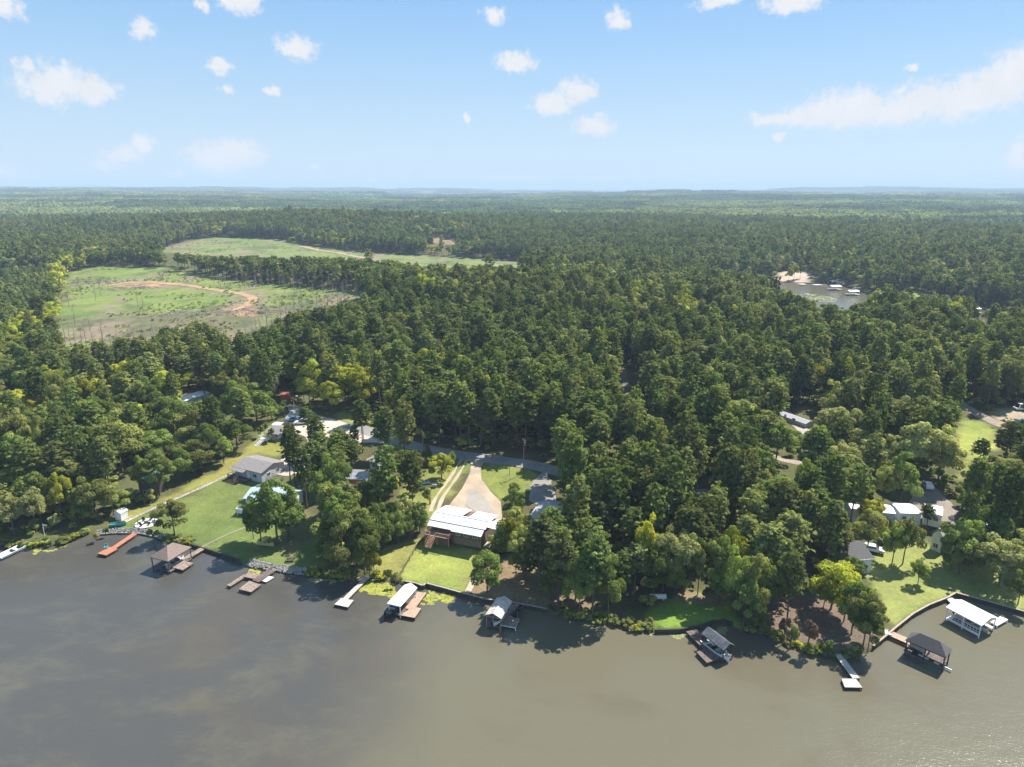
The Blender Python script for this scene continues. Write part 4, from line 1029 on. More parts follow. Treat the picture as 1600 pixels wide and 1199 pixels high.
# ------------------------------------------------------------------ materials of built things
M_WHITEMETAL = mat('white_metal_roof', (.80, .79, .765), .6, noise=.35, amp=.10, stretch=(1, .4, 1))
M_WHITE = mat('white_paint', (.78, .78, .76), .5, noise=1.5, amp=.06)
M_TIN = mat('weathered_tin', (.56, .48, .42), .6, 0.0, noise=.9, amp=.22)
M_GALV = mat('galvanised_sheet', (.30, .31, .33), .42, .35, noise=.8, amp=.3)
M_SHINGLE_BROWN = mat('brown_shingles', (.205, .150, .125), .9, noise=5, amp=.25, bump=.4)
M_SHINGLE_DARK = mat('dark_shingles', (.085, .080, .078), .9, noise=5, amp=.25, bump=.4)
M_SHINGLE_GREY = mat('grey_shingles', (.215, .195, .185), .9, noise=4, amp=.18, bump=.4)
M_SHINGLE_LIGHT = mat('light_grey_shingles', (.36, .36, .37), .9, noise=4, amp=.15, bump=.4)
M_BLUEROOF = mat('pale_blue_roof', (.36, .46, .47), .6, noise=1, amp=.1)
M_GREENROOF = mat('green_roof', (.10, .26, .17), .5, noise=1, amp=.15)
M_BROWNWALL = mat('brown_siding', (.15, .105, .075), .85, noise=2, amp=.25, stretch=(1, 1, .3))
M_BRICKY = mat('tan_wall', (.20, .145, .10), .85, noise=3, amp=.25)
M_GREYWALL = mat('pale_grey_siding', (.44, .47, .52), .7, noise=1, amp=.06)
M_WHITEWALL = mat('white_siding', (.66, .67, .66), .7, noise=1, amp=.06)
M_DECK = mat('decking_weathered', (.245, .185, .15), .85, noise=2.2, amp=.4, bump=.3)
M_DECKDARK = mat('decking_dark', (.13, .095, .08), .85, noise=2.2, amp=.45, bump=.3)
M_DECKTAN = mat('decking_tan', (.40, .27, .19), .8, noise=2, amp=.22, bump=.2)
M_DECKRED = mat('decking_red', (.42, .16, .09), .75, noise=2, amp=.15, bump=.2)
M_DECKPALE = mat('decking_pale', (.48, .43, .38), .8, noise=2, amp=.18, bump=.2)
M_RAILWOOD = mat('cedar_rail', (.42, .23, .14), .8, noise=3, amp=.2)
M_POST = mat('dark_timber', (.065, .052, .045), .85, noise=3, amp=.3)
M_GLASS = mat('window_glass', (.03, .035, .04), .12, spec=.6)
M_FRAME = mat('window_frame', (.75, .75, .73), .5)
M_DARK = mat('black_plastic', (.018, .018, .02), .4)
M_RED = mat('red_panel', (.30, .09, .055), .6, noise=2, amp=.15)
M_STONE = mat('riprap_stone', (.27, .255, .235), .9, noise=1.3, amp=.35, bump=.4)
M_CAP = mat('wall_cap_timber', (.36, .29, .22), .85, noise=2, amp=.25)
M_WALL = mat('wall_planks', (.055, .045, .038), .9, noise=2, amp=.4)
M_CONC = mat('concrete', (.42, .40, .37), .9, noise=1.5, amp=.15)
M_POLE = mat('utility_pole_wood', (.20, .155, .12), .9, noise=3, amp=.2, stretch=(1, 1, .2))
M_WIRE = mat('wire', (.03, .03, .03), .6)
M_TEAL = mat('teal_plastic', (.08, .34, .33), .45)
M_YEL = mat('yellow_plastic', (.50, .45, .18), .5)
M_BLUE = mat('blue_paint', (.03, .14, .28), .25)
M_CARWHITE = mat('car_white', (.72, .73, .74), .25)
M_CARBLACK = mat('car_black', (.02, .022, .026), .22)
M_CARDARK = mat('car_maroon', (.10, .035, .04), .25)
M_CARSILVER = mat('car_silver', (.45, .47, .50), .25, .4)
M_TYRE = mat('tyre', (.02, .02, .02), .9)
M_RIM = mat('wheel_rim', (.4, .4, .42), .3, .8)
M_CANVAS = mat('grey_canvas', (.38, .38, .37), .85, noise=2, amp=.12)

# ------------------------------------------------------------------ shared builders
def planks(A, B, C_, D, th=.05, w=.2, gap=.03):
    """boards laid across the quad A B C D, running parallel to A-D"""
    A, B, C_, D = [np.array(p, float) for p in (A, B, C_, D)]; m = MB(); n = max(2, int(np.linalg.norm(B - A) / w)); rg = random.Random(int(abs(A[0] * 91 + A[1] * 7)))
    for k in range(n):
        t0 = (k + gap) / n; t1 = (k + 1 - gap) / n; dz = rg.uniform(-.012, .012)
        q = [A + (B - A) * t0, A + (B - A) * t1, D + (C_ - D) * t1, D + (C_ - D) * t0]
        m.slab([p + [0, 0, dz] for p in q], th)
    return m
def add_deck(root, q, m=None, m2=None, post_bottom=-1.2, along=0, npost=2, w=.22, posts=True):
    """q: four world corners of a deck top"""
    q = [np.array(p, float) for p in q]
    if along: q = q[1:] + q[:1]
    part('decking', planks(*q, w=w), m or M_DECK, root, kind='stuff')
    f = MB()
    for i in range(4):
        a, b = q[i], q[(i + 1) % 4]; cen = sum(q) / 4; a = a + (cen - a) * .02; b = b + (cen - b) * .02
        f.bar(a - [0, 0, .17], b - [0, 0, .17], .06, .2)
    part('deck_frame', f, m2 or M_POST, root)
    if posts:
        for i in range(4):
            a, b = q[i], q[(i + 1) % 4]; n = max(1, int(np.linalg.norm(b - a) / 3.0)); cen = sum(q) / 4
            for k in range(n):
                p = a + (b - a) * k / n; p = p + (cen - p) * .05
                part('post', MB().tube((p[0], p[1], post_bottom), (p[0], p[1], p[2] - .06), .09, n=6), m2 or M_POST, root)
def gable_roof(F, x0, x1, y0, y1, ze, rise, th=.12, axis='x'):
    """two thick slopes; ridge along axis"""
    s = []
    if axis == 'x':
        ym = (y0 + y1) / 2
        s.append(MB().slab([F(x0,y0,ze),F(x1,y0,ze),F(x1,ym,ze+rise),F(x0,ym,ze+rise)], th))
        s.append(MB().slab([F(x0,ym+.003,ze+rise),F(x1,ym+.003,ze+rise),F(x1,y1,ze),F(x0,y1,ze)], th))
    else:
        xm = (x0 + x1) / 2
        s.append(MB().slab([F(x0,y0,ze),F(xm,y0,ze+rise),F(xm,y1,ze+rise),F(x0,y1,ze)], th))
        s.append(MB().slab([F(xm+.003,y0,ze+rise),F(x1,y0,ze),F(x1,y1,ze),F(xm+.003,y1,ze+rise)], th))
    return s
def hip_roof(F, x0, x1, y0, y1, ze, rise, th=.12, ends=(1, 1)):
    """hipped roof, ridge along the longer side; ends: which ends slope"""
    m = []; W, D = x1 - x0, y1 - y0
    c = [F(x0,y0,ze),F(x1,y0,ze),F(x1,y1,ze),F(x0,y1,ze)]
    if W >= D:
        i0 = D * .5 * ends[0]; i1 = D * .5 * ends[1]; ym = (y0 + y1) / 2; r0 = F(x0 + i0, ym, ze + rise); r1 = F(x1 - i1, ym, ze + rise)
        sl = [[c[0], c[1], r1, r0], [c[2], c[3], r0, r1]] + ([[c[3], c[0], r0]] if ends[0] else []) + ([[c[1], c[2], r1]] if ends[1] else [])
    else:
        i0 = W * .5 * ends[0]; i1 = W * .5 * ends[1]; xm = (x0 + x1) / 2; r0 = F(xm, y0 + i0, ze + rise); r1 = F(xm, y1 - i1, ze + rise)
        sl = [[c[3], c[0], r0, r1], [c[1], c[2], r1, r0]] + ([[c[0], c[1], r0]] if ends[0] else []) + ([[c[2], c[3], r1]] if ends[1] else [])
    for q in sl:
        n = len(q); b = [(p[0], p[1], p[2] - th) for p in q]
        mb = MB().add(list(q) + b, [tuple(range(n)), tuple(range(n, 2*n))[::-1]] + [(k, n + k, n + (k+1) % n, (k+1) % n) for k in range(n)]); m.append(mb)
    return m
def ribs(F, x0, x1, y0, y1, z0, z1, step=.6, axis='y', h=.03):
    """standing seams running up a slope"""
    m = MB(); n = int(((x1 - x0) if axis == 'y' else (y1 - y0)) / step)
    for k in range(n + 1):
        if axis == 'y': x = x0 + (x1 - x0) * k / n; m.bar(F(x, y0, z0 + h/2 + .005), F(x, y1, z1 + h/2 + .005), .035, h)
        else: y = y0 + (y1 - y0) * k / n; m.bar(F(x0, y, z0 + h/2 + .005), F(x1, y, z1 + h/2 + .005), .035, h)
    return m
def window(root, F, side, c, z, w, h, W, D):
    """glazed opening with a frame standing proud of the wall"""
    e = .05
    def q(a0, a1, z0, z1, d0, d1):
        if side == 'front': return dict(x0=a0, x1=a1, y0=-d1, y1=-d0, z0=z0, z1=z1)
        if side == 'back': return dict(x0=a0, x1=a1, y0=D + d0, y1=D + d1, z0=z0, z1=z1)
        if side == 'left': return dict(x0=-d1, x1=-d0, y0=a0, y1=a1, z0=z0, z1=z1)
        return dict(x0=W + d0, x1=W + d1, y0=a0, y1=a1, z0=z0, z1=z1)
    fr = MB()
    for (a0, a1, z0, z1) in ((c - w/2 - e, c + w/2 + e, z - h/2 - e, z - h/2), (c - w/2 - e, c + w/2 + e, z + h/2, z + h/2 + e), (c - w/2 - e, c - w/2, z - h/2 + .003, z + h/2 - .003), (c + w/2, c + w/2 + e, z - h/2 + .003, z + h/2 - .003), (c - .02, c + .02, z - h/2 + .003, z + h/2 - .003)):
        fr.box(F, **q(a0, a1, z0, z1, .003, .06))
    o = part('window', fr, M_FRAME, root)
    part('pane', MB().box(F, **q(c - w/2 + .004, c + w/2 - .004, z - h/2 + .004, z + h/2 - .004, .006, .03)), M_GLASS, o)
def door(root, F, side, c, z0, W, D, m=None):
    h = 2.05
    b = dict(front=dict(x0=c-.45, x1=c+.45, y0=-.05, y1=-.004), left=dict(x0=-.05, x1=-.004, y0=c-.45, y1=c+.45), right=dict(x0=W+.004, x1=W+.05, y0=c-.45, y1=c+.45), back=dict(x0=c-.45, x1=c+.45, y0=D+.004, y1=D+.05))[side]
    o = part('door', MB().box(F, z0=z0, z1=z0 + h, **b), m or M_FRAME, root)
    return o
def house(name, label, cat, pL, pR, ze_abs, depth, mroof, mwall, roof='gable', rise=1.6, oh=.45, wins=(), doors=(), zg=None, axis='x', group=None, chimney=None, ribbed=False, width=None, vents=0):
    """pL, pR: front eave corners in the photograph, at height ze_abs above the lake"""
    a = P0(*pL, ze_abs); b = P0(*pR, ze_abs)
    W = width or float(np.linalg.norm((b - a)[:2])); F0 = frame(a, b - a)
    o = np.array(F0(oh, oh, 0)); W -= 2 * oh; D = depth - 2 * oh
    cx, cy = F0(W / 2, D / 2)[:2]
    if zg is None: zg = min(Gz(*F0(x, y)[:2]) for x in (0, W) for y in (0, D)) - .2
    F = frame((o[0], o[1], zg), F0.ex); ze = ze_abs - zg
    HOUSES.append(([F(-oh,-oh)[:2], F(W+oh,-oh)[:2], F(W+oh,D+oh)[:2], F(-oh,D+oh)[:2]], name))
    root = thing(name, label, cat, F(W / 2, D / 2, 0), group)
    w = MB().box(F, 0, W, 0, D, 0, ze - .14)
    if roof == 'gable':
        k = rise * (D if axis == 'x' else W) / ((D if axis == 'x' else W) + 2 * oh)
        if axis == 'x':
            for x in (0, W - .12): w.add([F(x,0,ze-.138),F(x,D,ze-.138),F(x,D/2,ze-.15+k),F(x+.12,0,ze-.138),F(x+.12,D,ze-.138),F(x+.12,D/2,ze-.15+k)], [(0,2,1),(3,4,5),(0,3,5,2),(1,2,5,4),(0,1,4,3)])
        else:
            for y in (0, D - .12): w.add([F(0,y,ze-.138),F(W,y,ze-.138),F(W/2,y,ze-.15+k),F(0,y+.12,ze-.138),F(W,y+.12,ze-.138),F(W/2,y+.12,ze-.15+k)], [(0,1,2),(3,5,4),(0,2,5,3),(1,4,5,2),(0,3,4,1)])
    part('wall', w, mwall, root)
    if roof == 'gable': sl = gable_roof(F, -oh, W + oh, -oh, D + oh, ze, rise, axis=axis)
    elif roof == 'hip': sl = hip_roof(F, -oh, W + oh, -oh, D + oh, ze, rise)
    elif roof == 'shed': sl = [MB().slab([F(-oh,-oh,ze),F(W+oh,-oh,ze),F(W+oh,D+oh,ze+rise),F(-oh,D+oh,ze+rise)], .12)]
    rm = MB()
    for s in sl: rm.add(s.v, s.f)
    ro = part('roof', rm, mroof, root)
    if ribbed:
        if axis == 'x': rb = ribs(F, -oh + .1, W + oh - .1, -oh + .02, D / 2, ze, ze + rise if roof == 'gable' else ze + rise / 2)
        else: rb = ribs(F, -oh + .02, W / 2, -oh + .1, D + oh - .1, ze, ze + rise, axis='x')
        part('roof_seam', rb, mroof, ro, kind='stuff')
    if chimney:
        x, y, h = chimney; part('chimney', MB().box(F, x, x + .8, y, y + .8, ze - .5, ze + h), M_CONC, root)
    rg = random.Random(len(HOUSES))
    for k in range(vents):
        x = rg.uniform(.2, .8) * W; t = rg.uniform(.15, .4) * D
        zz = ze + rise * (t + oh) / (D / 2 + oh) if roof == 'gable' and axis == 'x' else ze + .3
        part('roof_vent', MB().tube(F(x, t, zz - .1), F(x, t, zz + .35), .09, n=8), M_FRAME, ro)
    for (side, c, z, w_, h_) in wins: window(root, F, side, c * (W if side in ('front', 'back') else D), z, w_, h_, W, D)
    for (side, c, z0) in doors: door(root, F, side, c * (W if side in ('front', 'back') else D), z0, W, D)
    return root, F, W, D, ze
HOUSES = []
def railing(root, pts, h=.95, m=None, step=.35):
    m = m or M_RAILWOOD; b = MB()
    for a, c in zip(pts[:-1], pts[1:]):
        a = np.array(a, float); c = np.array(c, float); n = max(1, int(np.linalg.norm(c - a) / step))
        b.bar(a + [0, 0, h], c + [0, 0, h], .12, .06); b.bar(a + [0, 0, .12], c + [0, 0, .12], .05, .05)
        for k in range(n + 1):
            p = a + (c - a) * k / n; b.bar(p, p + [0, 0, h - .03], .045 if k % 5 else .10)
    return part('railing', b, m, root)
def stairs(root, top, bot, width, m=None):
    top = np.array(top, float); bot = np.array(bot, float); n = max(3, int(abs(top[2] - bot[2]) / .19)); d = bot - top; dh = np.array([d[0], d[1], 0]); L = np.linalg.norm(dh); dh /= L; s = np.array([-dh[1], dh[0], 0]) * width / 2
    for k in range(n):
        a = top + d * (k + .0) / n; b = top + d * (k + 1) / n; z = top[2] + (bot[2] - top[2]) * (k + 1) / n + .02
        q = [(*(a - s)[:2], z), (*(b - s)[:2], z), (*(b + s)[:2], z), (*(a + s)[:2], z)]
        part('step', MB().slab(q, .05), m or M_RAILWOOD, root)
    st = MB()
    for sg in (-1, 1):
        st.bar(top + s * sg * 1.05 - [0, 0, .1], bot + s * sg * 1.05 - [0, 0, .1], .06, .26); st.bar(top + s * sg * 1.05 + [0, 0, .9], bot + s * sg * 1.05 + [0, 0, .9], .08, .08)
        for k in range(4): p = top + d * k / 3 + s * sg * 1.05; st.bar(p, p + [0, 0, .9], .07)
    part('stair_rail', st, m or M_RAILWOOD, root)

# ------------------------------------------------------------------ the white roofed house in the middle
def main_house():
    zg = 2.3; ze = 5.7
    A = P0(667.5, 821, ze); B = P0(752.5, 837.5, ze); F0 = frame(A, B - A); W = float(np.linalg.norm((B - A)[:2]))
    F = frame((A[0], A[1], zg), F0.ex); e = ze - zg
    def loc(px, py, z):
        p = P0(px, py, z); d = p - np.array(A); return float(d @ F.ex), float(d @ F.ey)
    x1, y1 = loc(675.6, 812.8, ze + .75); x2, y2 = loc(683, 800, ze + 1.7); x3, y3 = loc(695.6, 789.4, ze + .55)
    root = thing('lake_house', 'large house with bright white metal roof and brown walls above the main lawn', 'house', F(W / 2, y2 / 2))
    HOUSES.append(([F(-.5,-.5)[:2], F(W+3,-.5)[:2], F(W+3,y3)[:2], F(-.5,y3)[:2]], 'lake_house'))
    oh = .5; ws = W * .45
    w = MB().box(F, oh, ws, 1.9, y1, 0, e - .02); w.box(F, ws + .003, W - oh, .7, y1, 0, e - .10)
    w.box(F, oh, W - oh, y1 + .003, y3 - .5, 0, e + .38)
    for x in (oh, W - oh - .12): w.add([F(x,y1,e+.3),F(x,y3-.5,e+.3),F(x,y2,e+1.55),F(x+.12,y1,e+.3),F(x+.12,y3-.5,e+.3),F(x+.12,y2,e+1.55)], [(0,2,1),(3,4,5),(0,3,5,2),(1,2,5,4)])
    part('wall', w, M_BROWNWALL, root)
    # lower band of the right half, tan masonry
    part('foundation', MB().box(F, ws + .06, W - oh + .05, .62, .70, -.2, 1.45), M_BRICKY, root)
    # siding boards
    sd = MB()
    n = int((W - oh - ws) / .4)
    for k in range(n): sd.box(F, ws + .1 + k * .4, ws + .14 + k * .4, .66, .70, 1.46, e - .14)
    part('siding_batten', sd, M_BROWNWALL, root, kind='stuff')
    def slope(name, q, seams, par):
        o = part(name, MB().slab(q, .1), M_WHITEMETAL, root)
        a, b, c, d = [np.array(p) for p in q]; n = int(np.linalg.norm(b - a) / .75); m = MB()
        for k in range(n + 1):
            t = k / n; m.bar(a + (b - a) * t + [0, 0, .02], d + (c - d) * t + [0, 0, .02], .04, .035)
        part('roof_seam', m, M_WHITEMETAL, o, kind='stuff')
    slope('roof', [F(0,0,e),F(ws,0,e),F(ws,y1,e+.75),F(0,y1,e+.75)], 1, root)
    slope('roof', [F(ws+.003,-.35,e-.08),F(W,-.35,e-.08),F(W,y1,e+.75),F(ws+.003,y1,e+.75)], 1, root)
    slope('roof', [F(0,y1+.003,e+.86),F(W+.3,y1+.003,e+.86),F(W+.3,y2,e+1.7),F(0,y2,e+1.7)], 1, root)
    xa, ya = loc(743, 807.5, ze + 1.6); xb, yb = loc(732, 803, ze + 1.6); xn, yn = loc(737.5, 795, ze + .7)
    xn = min(max(xn, W * .5), W * .8)
    slope('roof', [F(0,y2+.003,e+1.66),F(xn,y2+.003,e+1.66),F(xn,y3,e+.55),F(0,y3,e+.55)], 1, root)
    slope('roof', [F(xn+1.7,y2+.003,e+1.60),F(W+.3,y2+.003,e+1.60),F(W+.3,y3-.6,e+.75),F(xn+1.7,y3-.6,e+.75)], 1, root)
    # carport gable on the right
    slope('roof', [F(W+.303,y1+1,e+1.0),F(W+2.2,y1+1.6,e+.5),F(W+2.2,y3-.9,e+.5),F(W+.303,y2+.5,e+1.45)], 1, root)
    part('ridge_cap', MB().bar(F(0,y2,e+1.74), F(W+.3,y2,e+1.74), .3, .06), M_WHITE, root)
    part('flashing', MB().bar(F(0,y1-.05,e+.80), F(W+.2,y1-.05,e+.80), .08, .06), M_GALV, root)
    for x in (W * .22, W * .62): part('roof_vent', MB().tube(F(x, y1 + 1.2, e + 1.0), F(x, y1 + 1.2, e + 1.55), .12), M_GALV, root)
    for yy in (y1 + 1.8, y3 - 1.2): part('post', MB().bar(F(W + 2.0, yy, 0), F(W + 2.0, yy, e + .42), .15), M_WHITE, root)
    for c, wd in ((ws * .35, 1.4), (ws * .72, 1.2)):
        window(root, frame(F(0, 1.9, 0), F.ex), 'front', c, 3.0 - .55, wd, 1.0, W, 5)
    for c, wd in ((ws + 1.4, 1.0), (ws + 3.4, 1.2), (ws + 5.6, 1.2)):
        window(root, frame(F(0, .7, 0), F.ex), 'front', c, 2.45, wd, .9, W, 5)
    # deck in front of the left half
    zd = 1.75; dx0, dx1, dy0, dy1 = .1, ws - .05, -1.3, 1.88
    q = [F(dx0,dy0,zd),F(dx1,dy0,zd),F(dx1,dy1,zd),F(dx0,dy1,zd)]
    part('decking', planks(*q, w=.2), M_DECKTAN, root, kind='stuff')
    sk = MB(); n = 22
    for k in range(n): x = dx0 + (dx1 - dx0) * k / (n - 1); sk.bar(F(x,dy0+.06,-.3), F(x,dy0+.06,zd-.06), .16, .03)
    for k in range(8): y = dy0 + .1 + (dy1 - dy0 - .2) * k / 7; sk.bar(F(dx1-.05,y,-.3), F(dx1-.05,y,zd-.06), .03, .16)
    part('skirting', sk, M_BROWNWALL, root)
    for x in (dx0, (dx0 + dx1) / 2, dx1 - .1):
        part('post', MB().bar(F(x, dy0 + .02, -.3), F(x, dy0 + .02, zd + .0), .14), M_RAILWOOD, root)
    sx = dx0 + (dx1 - dx0) * .33
    railing(root, [F(dx0,dy1,zd),F(dx0,dy0,zd),F(sx-.7,dy0,zd)]); railing(root, [F(sx+.7,dy0,zd),F(dx1,dy0,zd),F(dx1,.2,zd)])
    stairs(root, F(sx,dy0,zd), F(sx-.2,dy0-2.3,0.05), 1.3)
    # pale apron curving along the right gable
    return F, W, y1, y3
main_house()
ribbon('concrete_apron', [(777,812),(774,826),(768,836),(762,845),(756,856)], 2.6, (.42,.36,.29), 0.10, noise=.1)

# ------------------------------------------------------------------ other houses
r, F, W, D, ze = house('cottage', 'cottage with grey brown roof and pale siding at the top of the left lawn', 'house', (362,729), (408,740), 5.4, 9.5, M_SHINGLE_GREY, M_GREYWALL, rise=1.3, wins=[('front', .75, 1.9, 1.4, 1.0), ('right', .3, 1.9, 1.1, .9), ('right', .7, 1.9, 1.1, .9)], doors=[('front', .5, .7)], vents=2, oh=.5)
q = [F(-.6,-2.2,.8),F(W*.62,-2.2,.8),F(W*.62,-.02,.8),F(-.6,-.02,.8)]
add_deck(r, q, M_DECKDARK, M_POST, post_bottom=F.o[2] - .5); railing(r, [F(-.6,-.1,.8),F(-.6,-2.2,.8),F(W*.25,-2.2,.8)], m=M_POST); stairs(r, F(W*.35,-2.2,.8), F(W*.15,-4.6,-.4), 1.2, M_DECKRED)
part('porch_roof', MB().slab([F(-.6,-1.8,ze-.35),F(W*.5,-1.8,ze-.35),F(W*.5,-.52,ze-.06),F(-.6,-.52,ze-.06)], .1), M_SHINGLE_GREY, r)
q = [F(W+.55,1,1.0),F(W+4.4,1,1.0),F(W+4.4,3.4,1.0),F(W+.55,3.4,1.0)]
add_deck(r, q, M_DECKDARK, M_POST, post_bottom=F.o[2] - .5); railing(r, [q[0], q[1], q[2], q[3]], m=M_DECK)
r, F, W, D, ze = house('small_house', 'small white house with grey roof and white steps near the gravel lot', 'house', (412,676), (438,680), 6.6, 8, M_SHINGLE_GREY, M_GREYWALL, roof='gable', rise=1.1, wins=[('front', .3, 1.8, 1.2, .9), ('front', .75, 1.8, 1, .9)], vents=1)
q = [F(-.3,-2.6,1.1),F(2.4,-2.6,1.1),F(2.4,-.02,1.1),F(-.3,-.02,1.1)]
add_deck(r, q, M_WHITE, M_WHITE, post_bottom=F.o[2] - .4); railing(r, [F(-.3,-.1,1.1),F(-.3,-2.6,1.1)], m=M_WHITE); railing(r, [F(2.4,-2.6,1.1),F(2.4,-.1,1.1)], m=M_WHITE); stairs(r, F(.9,-2.6,1.1), F(.2,-5.2,-.2), 1.5, M_WHITE)
r, F, W, D, ze = house('blue_roof_house', 'pale blue roofed white house half hidden behind the big oak on the left lawn', 'house', (379,779), (452,786), 5.3, 8, M_BLUEROOF, M_WHITEWALL, rise=1.2, wins=[('front', .15, 2.2, 1.2, 1), ('front', .85, 2.2, 1.2, 1)], doors=[('front', .25, 1.0)])
q = [F(-1.6,-2,1.1),F(5.5,-2,1.1),F(5.5,-.02,1.1),F(-1.6,-.02,1.1)]
add_deck(r, q, M_WHITE, M_WHITE, post_bottom=F.o[2] - .4); railing(r, [F(-1.6,-.1,1.1),F(-1.6,-2,1.1),F(5.5,-2,1.1)], m=M_WHITE)
house('chimney_house', 'white cottage with grey roof and block chimney among dark trees left of centre', 'house', (497,785), (530,790), 6.0, 9, M_SHINGLE_LIGHT, M_WHITEWALL, rise=2.0, axis='y', wins=[('front', .35, 2.3, 1, 1.2), ('front', .7, 2.3, 1, 1.2)], chimney=(1.4, -.9, 1.6), oh=.4)
r, F, W, D, ze = house('carport', 'open carport with pale metal roof and red gable beside the bushes', 'carport', (538,748), (575,751), 5.9, 6.5, M_GALV, M_RED, rise=.8, ribbed=True, oh=.3)
house('garden_shed', 'small grey metal box shed at the end of the side road', 'shed', (577,721), (590,723), 6.2, 3.0, M_GALV, M_GREYWALL, rise=.25, oh=.08, doors=[('front', .5, .1)])
house('white_shed', 'tiny white shed with door beside the pale gravel garden edge', 'shed', (177,801), (188,803), Gz(*G(182,812)[:2]) + 2.0, 2.3, M_WHITE, M_WHITEWALL, rise=.6, oh=.12, axis='y', doors=[('front', .5, .1)])
r, F, W, D, ze = house('grey_house', 'grey roofed house with white windows right of the driveway', 'house', (826,808), (868,818), 5.6, 11, M_SHINGLE_LIGHT, M_GREYWALL, rise=1.5, wins=[('front', .18, 2.0, 1.5, 1.2), ('front', .42, 2.0, 1.5, 1.2), ('front', .68, 2.0, 1.2, 1.2)], doors=[('front', .86, .6)], vents=2)
r, F, W, D, ze = house('green_cabin', 'small green roofed cabin under the trees on the left', 'cabin', (212,753), (234,755), 6.0, 6, M_GREENROOF, M_POST, rise=1.2, axis='y', wins=[('front', .5, 2.0, 1.2, 1)])
q = [F(-1,-2.4,.8),F(W+1,-2.4,.8),F(W+1,-.02,.8),F(-1,-.02,.8)]
add_deck(r, q, M_DECKDARK, M_POST, post_bottom=F.o[2] - .4); railing(r, [q[3], q[0], q[1], q[2]], m=M_POST)
CAMP = 'mobile homes among the trees'
house('mobile_home', 'long grey roofed mobile home beside the pale camp road', 'mobile home', (1259,663), (1273,660), 6.5, 24, M_SHINGLE_LIGHT, M_GREYWALL, rise=.7, axis='y', oh=.15, wins=[('left', .2, 1.8, 1.2, .8), ('left', .5, 1.8, 1.2, .8), ('left', .8, 1.8, 1.2, .8)], doors=[('left', .35, .5)])
house('camper_trailer', 'long white camper trailer end on below the brown gravel yard', 'camper', (1407,802), (1441,803), 6.0, 5.5, M_WHITE, M_WHITEWALL, rise=.35, oh=.1, wins=[('front', .2, 1.9, .9, .7), ('front', .62, 1.9, .5, .6)], doors=[('front', .42, .4)], zg=2.9)
house('camper_trailer', 'white camper trailer standing behind the small dark pine', 'camper', (1444,800), (1473,806), 6.3, 5.5, M_WHITE, M_WHITEWALL, rise=.45, oh=.1, wins=[('front', .3, 1.9, .9, .7), ('front', .7, 1.9, .9, .7)], zg=3.0)
house('gable_cottage', 'little pale cottage with steep light grey gable roof right of the campers', 'cottage', (1454,833), (1474,841), 5.3, 6.5, M_SHINGLE_LIGHT, M_WHITEWALL, rise=1.8, axis='y', oh=.3, wins=[('front', .5, 1.6, 1, 1)])
r, F, W, D, ze = house('dark_roof_house', 'house with dark shingle roof and white trim under oaks on the right lawn', 'house', (1332,876), (1367,873), 4.8, 9, M_SHINGLE_DARK, M_WHITEWALL, rise=1.6, wins=[('front', .25, 1.7, 1.3, 1), ('front', .7, 1.7, 1.3, 1)], oh=.4)
part('fascia', MB().bar(F(-.42,-.45,ze-.1), F(W+.42,-.45,ze-.1), .05, .22), M_WHITE, r)
house('white_roof_shed', 'white roofed shed between leafy trees at the far right', 'shed', (1542,829), (1564,833), 5.5, 6, M_WHITEMETAL, M_WHITEWALL, rise=.6, oh=.2)
house('white_roof_trailer', 'white roofed trailer glimpsed through yellow green trees left of the campers', 'mobile home', (1330,795), (1352,796), 6.0, 5, M_WHITE, M_WHITEWALL, rise=.4, oh=.15)
house('park_model_trailer', 'pale trailer behind the yellow tree, left of the white campers', 'mobile home', (1366,800), (1400,803), 6.0, 5, M_WHITE, M_GREYWALL, rise=.4, oh=.15)
house('woodland_trailer', 'long white roofed trailer slanting through the woods at the left', 'mobile home', (282,629), (330,614), 7.5, 6, M_WHITE, M_WHITEWALL, rise=.4, oh=.15)
house('woodland_trailer', 'short white roofed trailer in the woods behind the gravel lot', 'mobile home', (396,594), (432,593), 9.5, 5, M_WHITE, M_WHITEWALL, rise=.4, oh=.15)
house('red_shed', 'small orange red shed at the wood edge behind the gravel lot', 'shed', (437,617), (450,617), 8.5, 3.5, M_RED, M_RED, rise=.5, oh=.1)
house('lot_shed', 'small white flat roofed shed behind the small white house', 'shed', (424,664), (436,665), 6.6, 3, M_WHITE, M_WHITEWALL, rise=.2, oh=.1)
house('camp_shed', 'tiny white shed left of the pale camp road', 'shed', (1210,662), (1217,663), 6.0, 3, M_WHITE, M_WHITEWALL, rise=.3, oh=.1)
house('hillside_house', 'white building by the track beyond the second cleared field', 'house', (829,388), (842,388), 16.0, 12, M_WHITE, M_WHITEWALL, rise=2, oh=.3)
house('lawn_hut', 'small pale roofed hut among pines at the upper right', 'shed', (1499,588), (1508,588), 6.5, 4, M_WHITEMETAL, M_WHITEWALL, rise=.6, oh=.2)

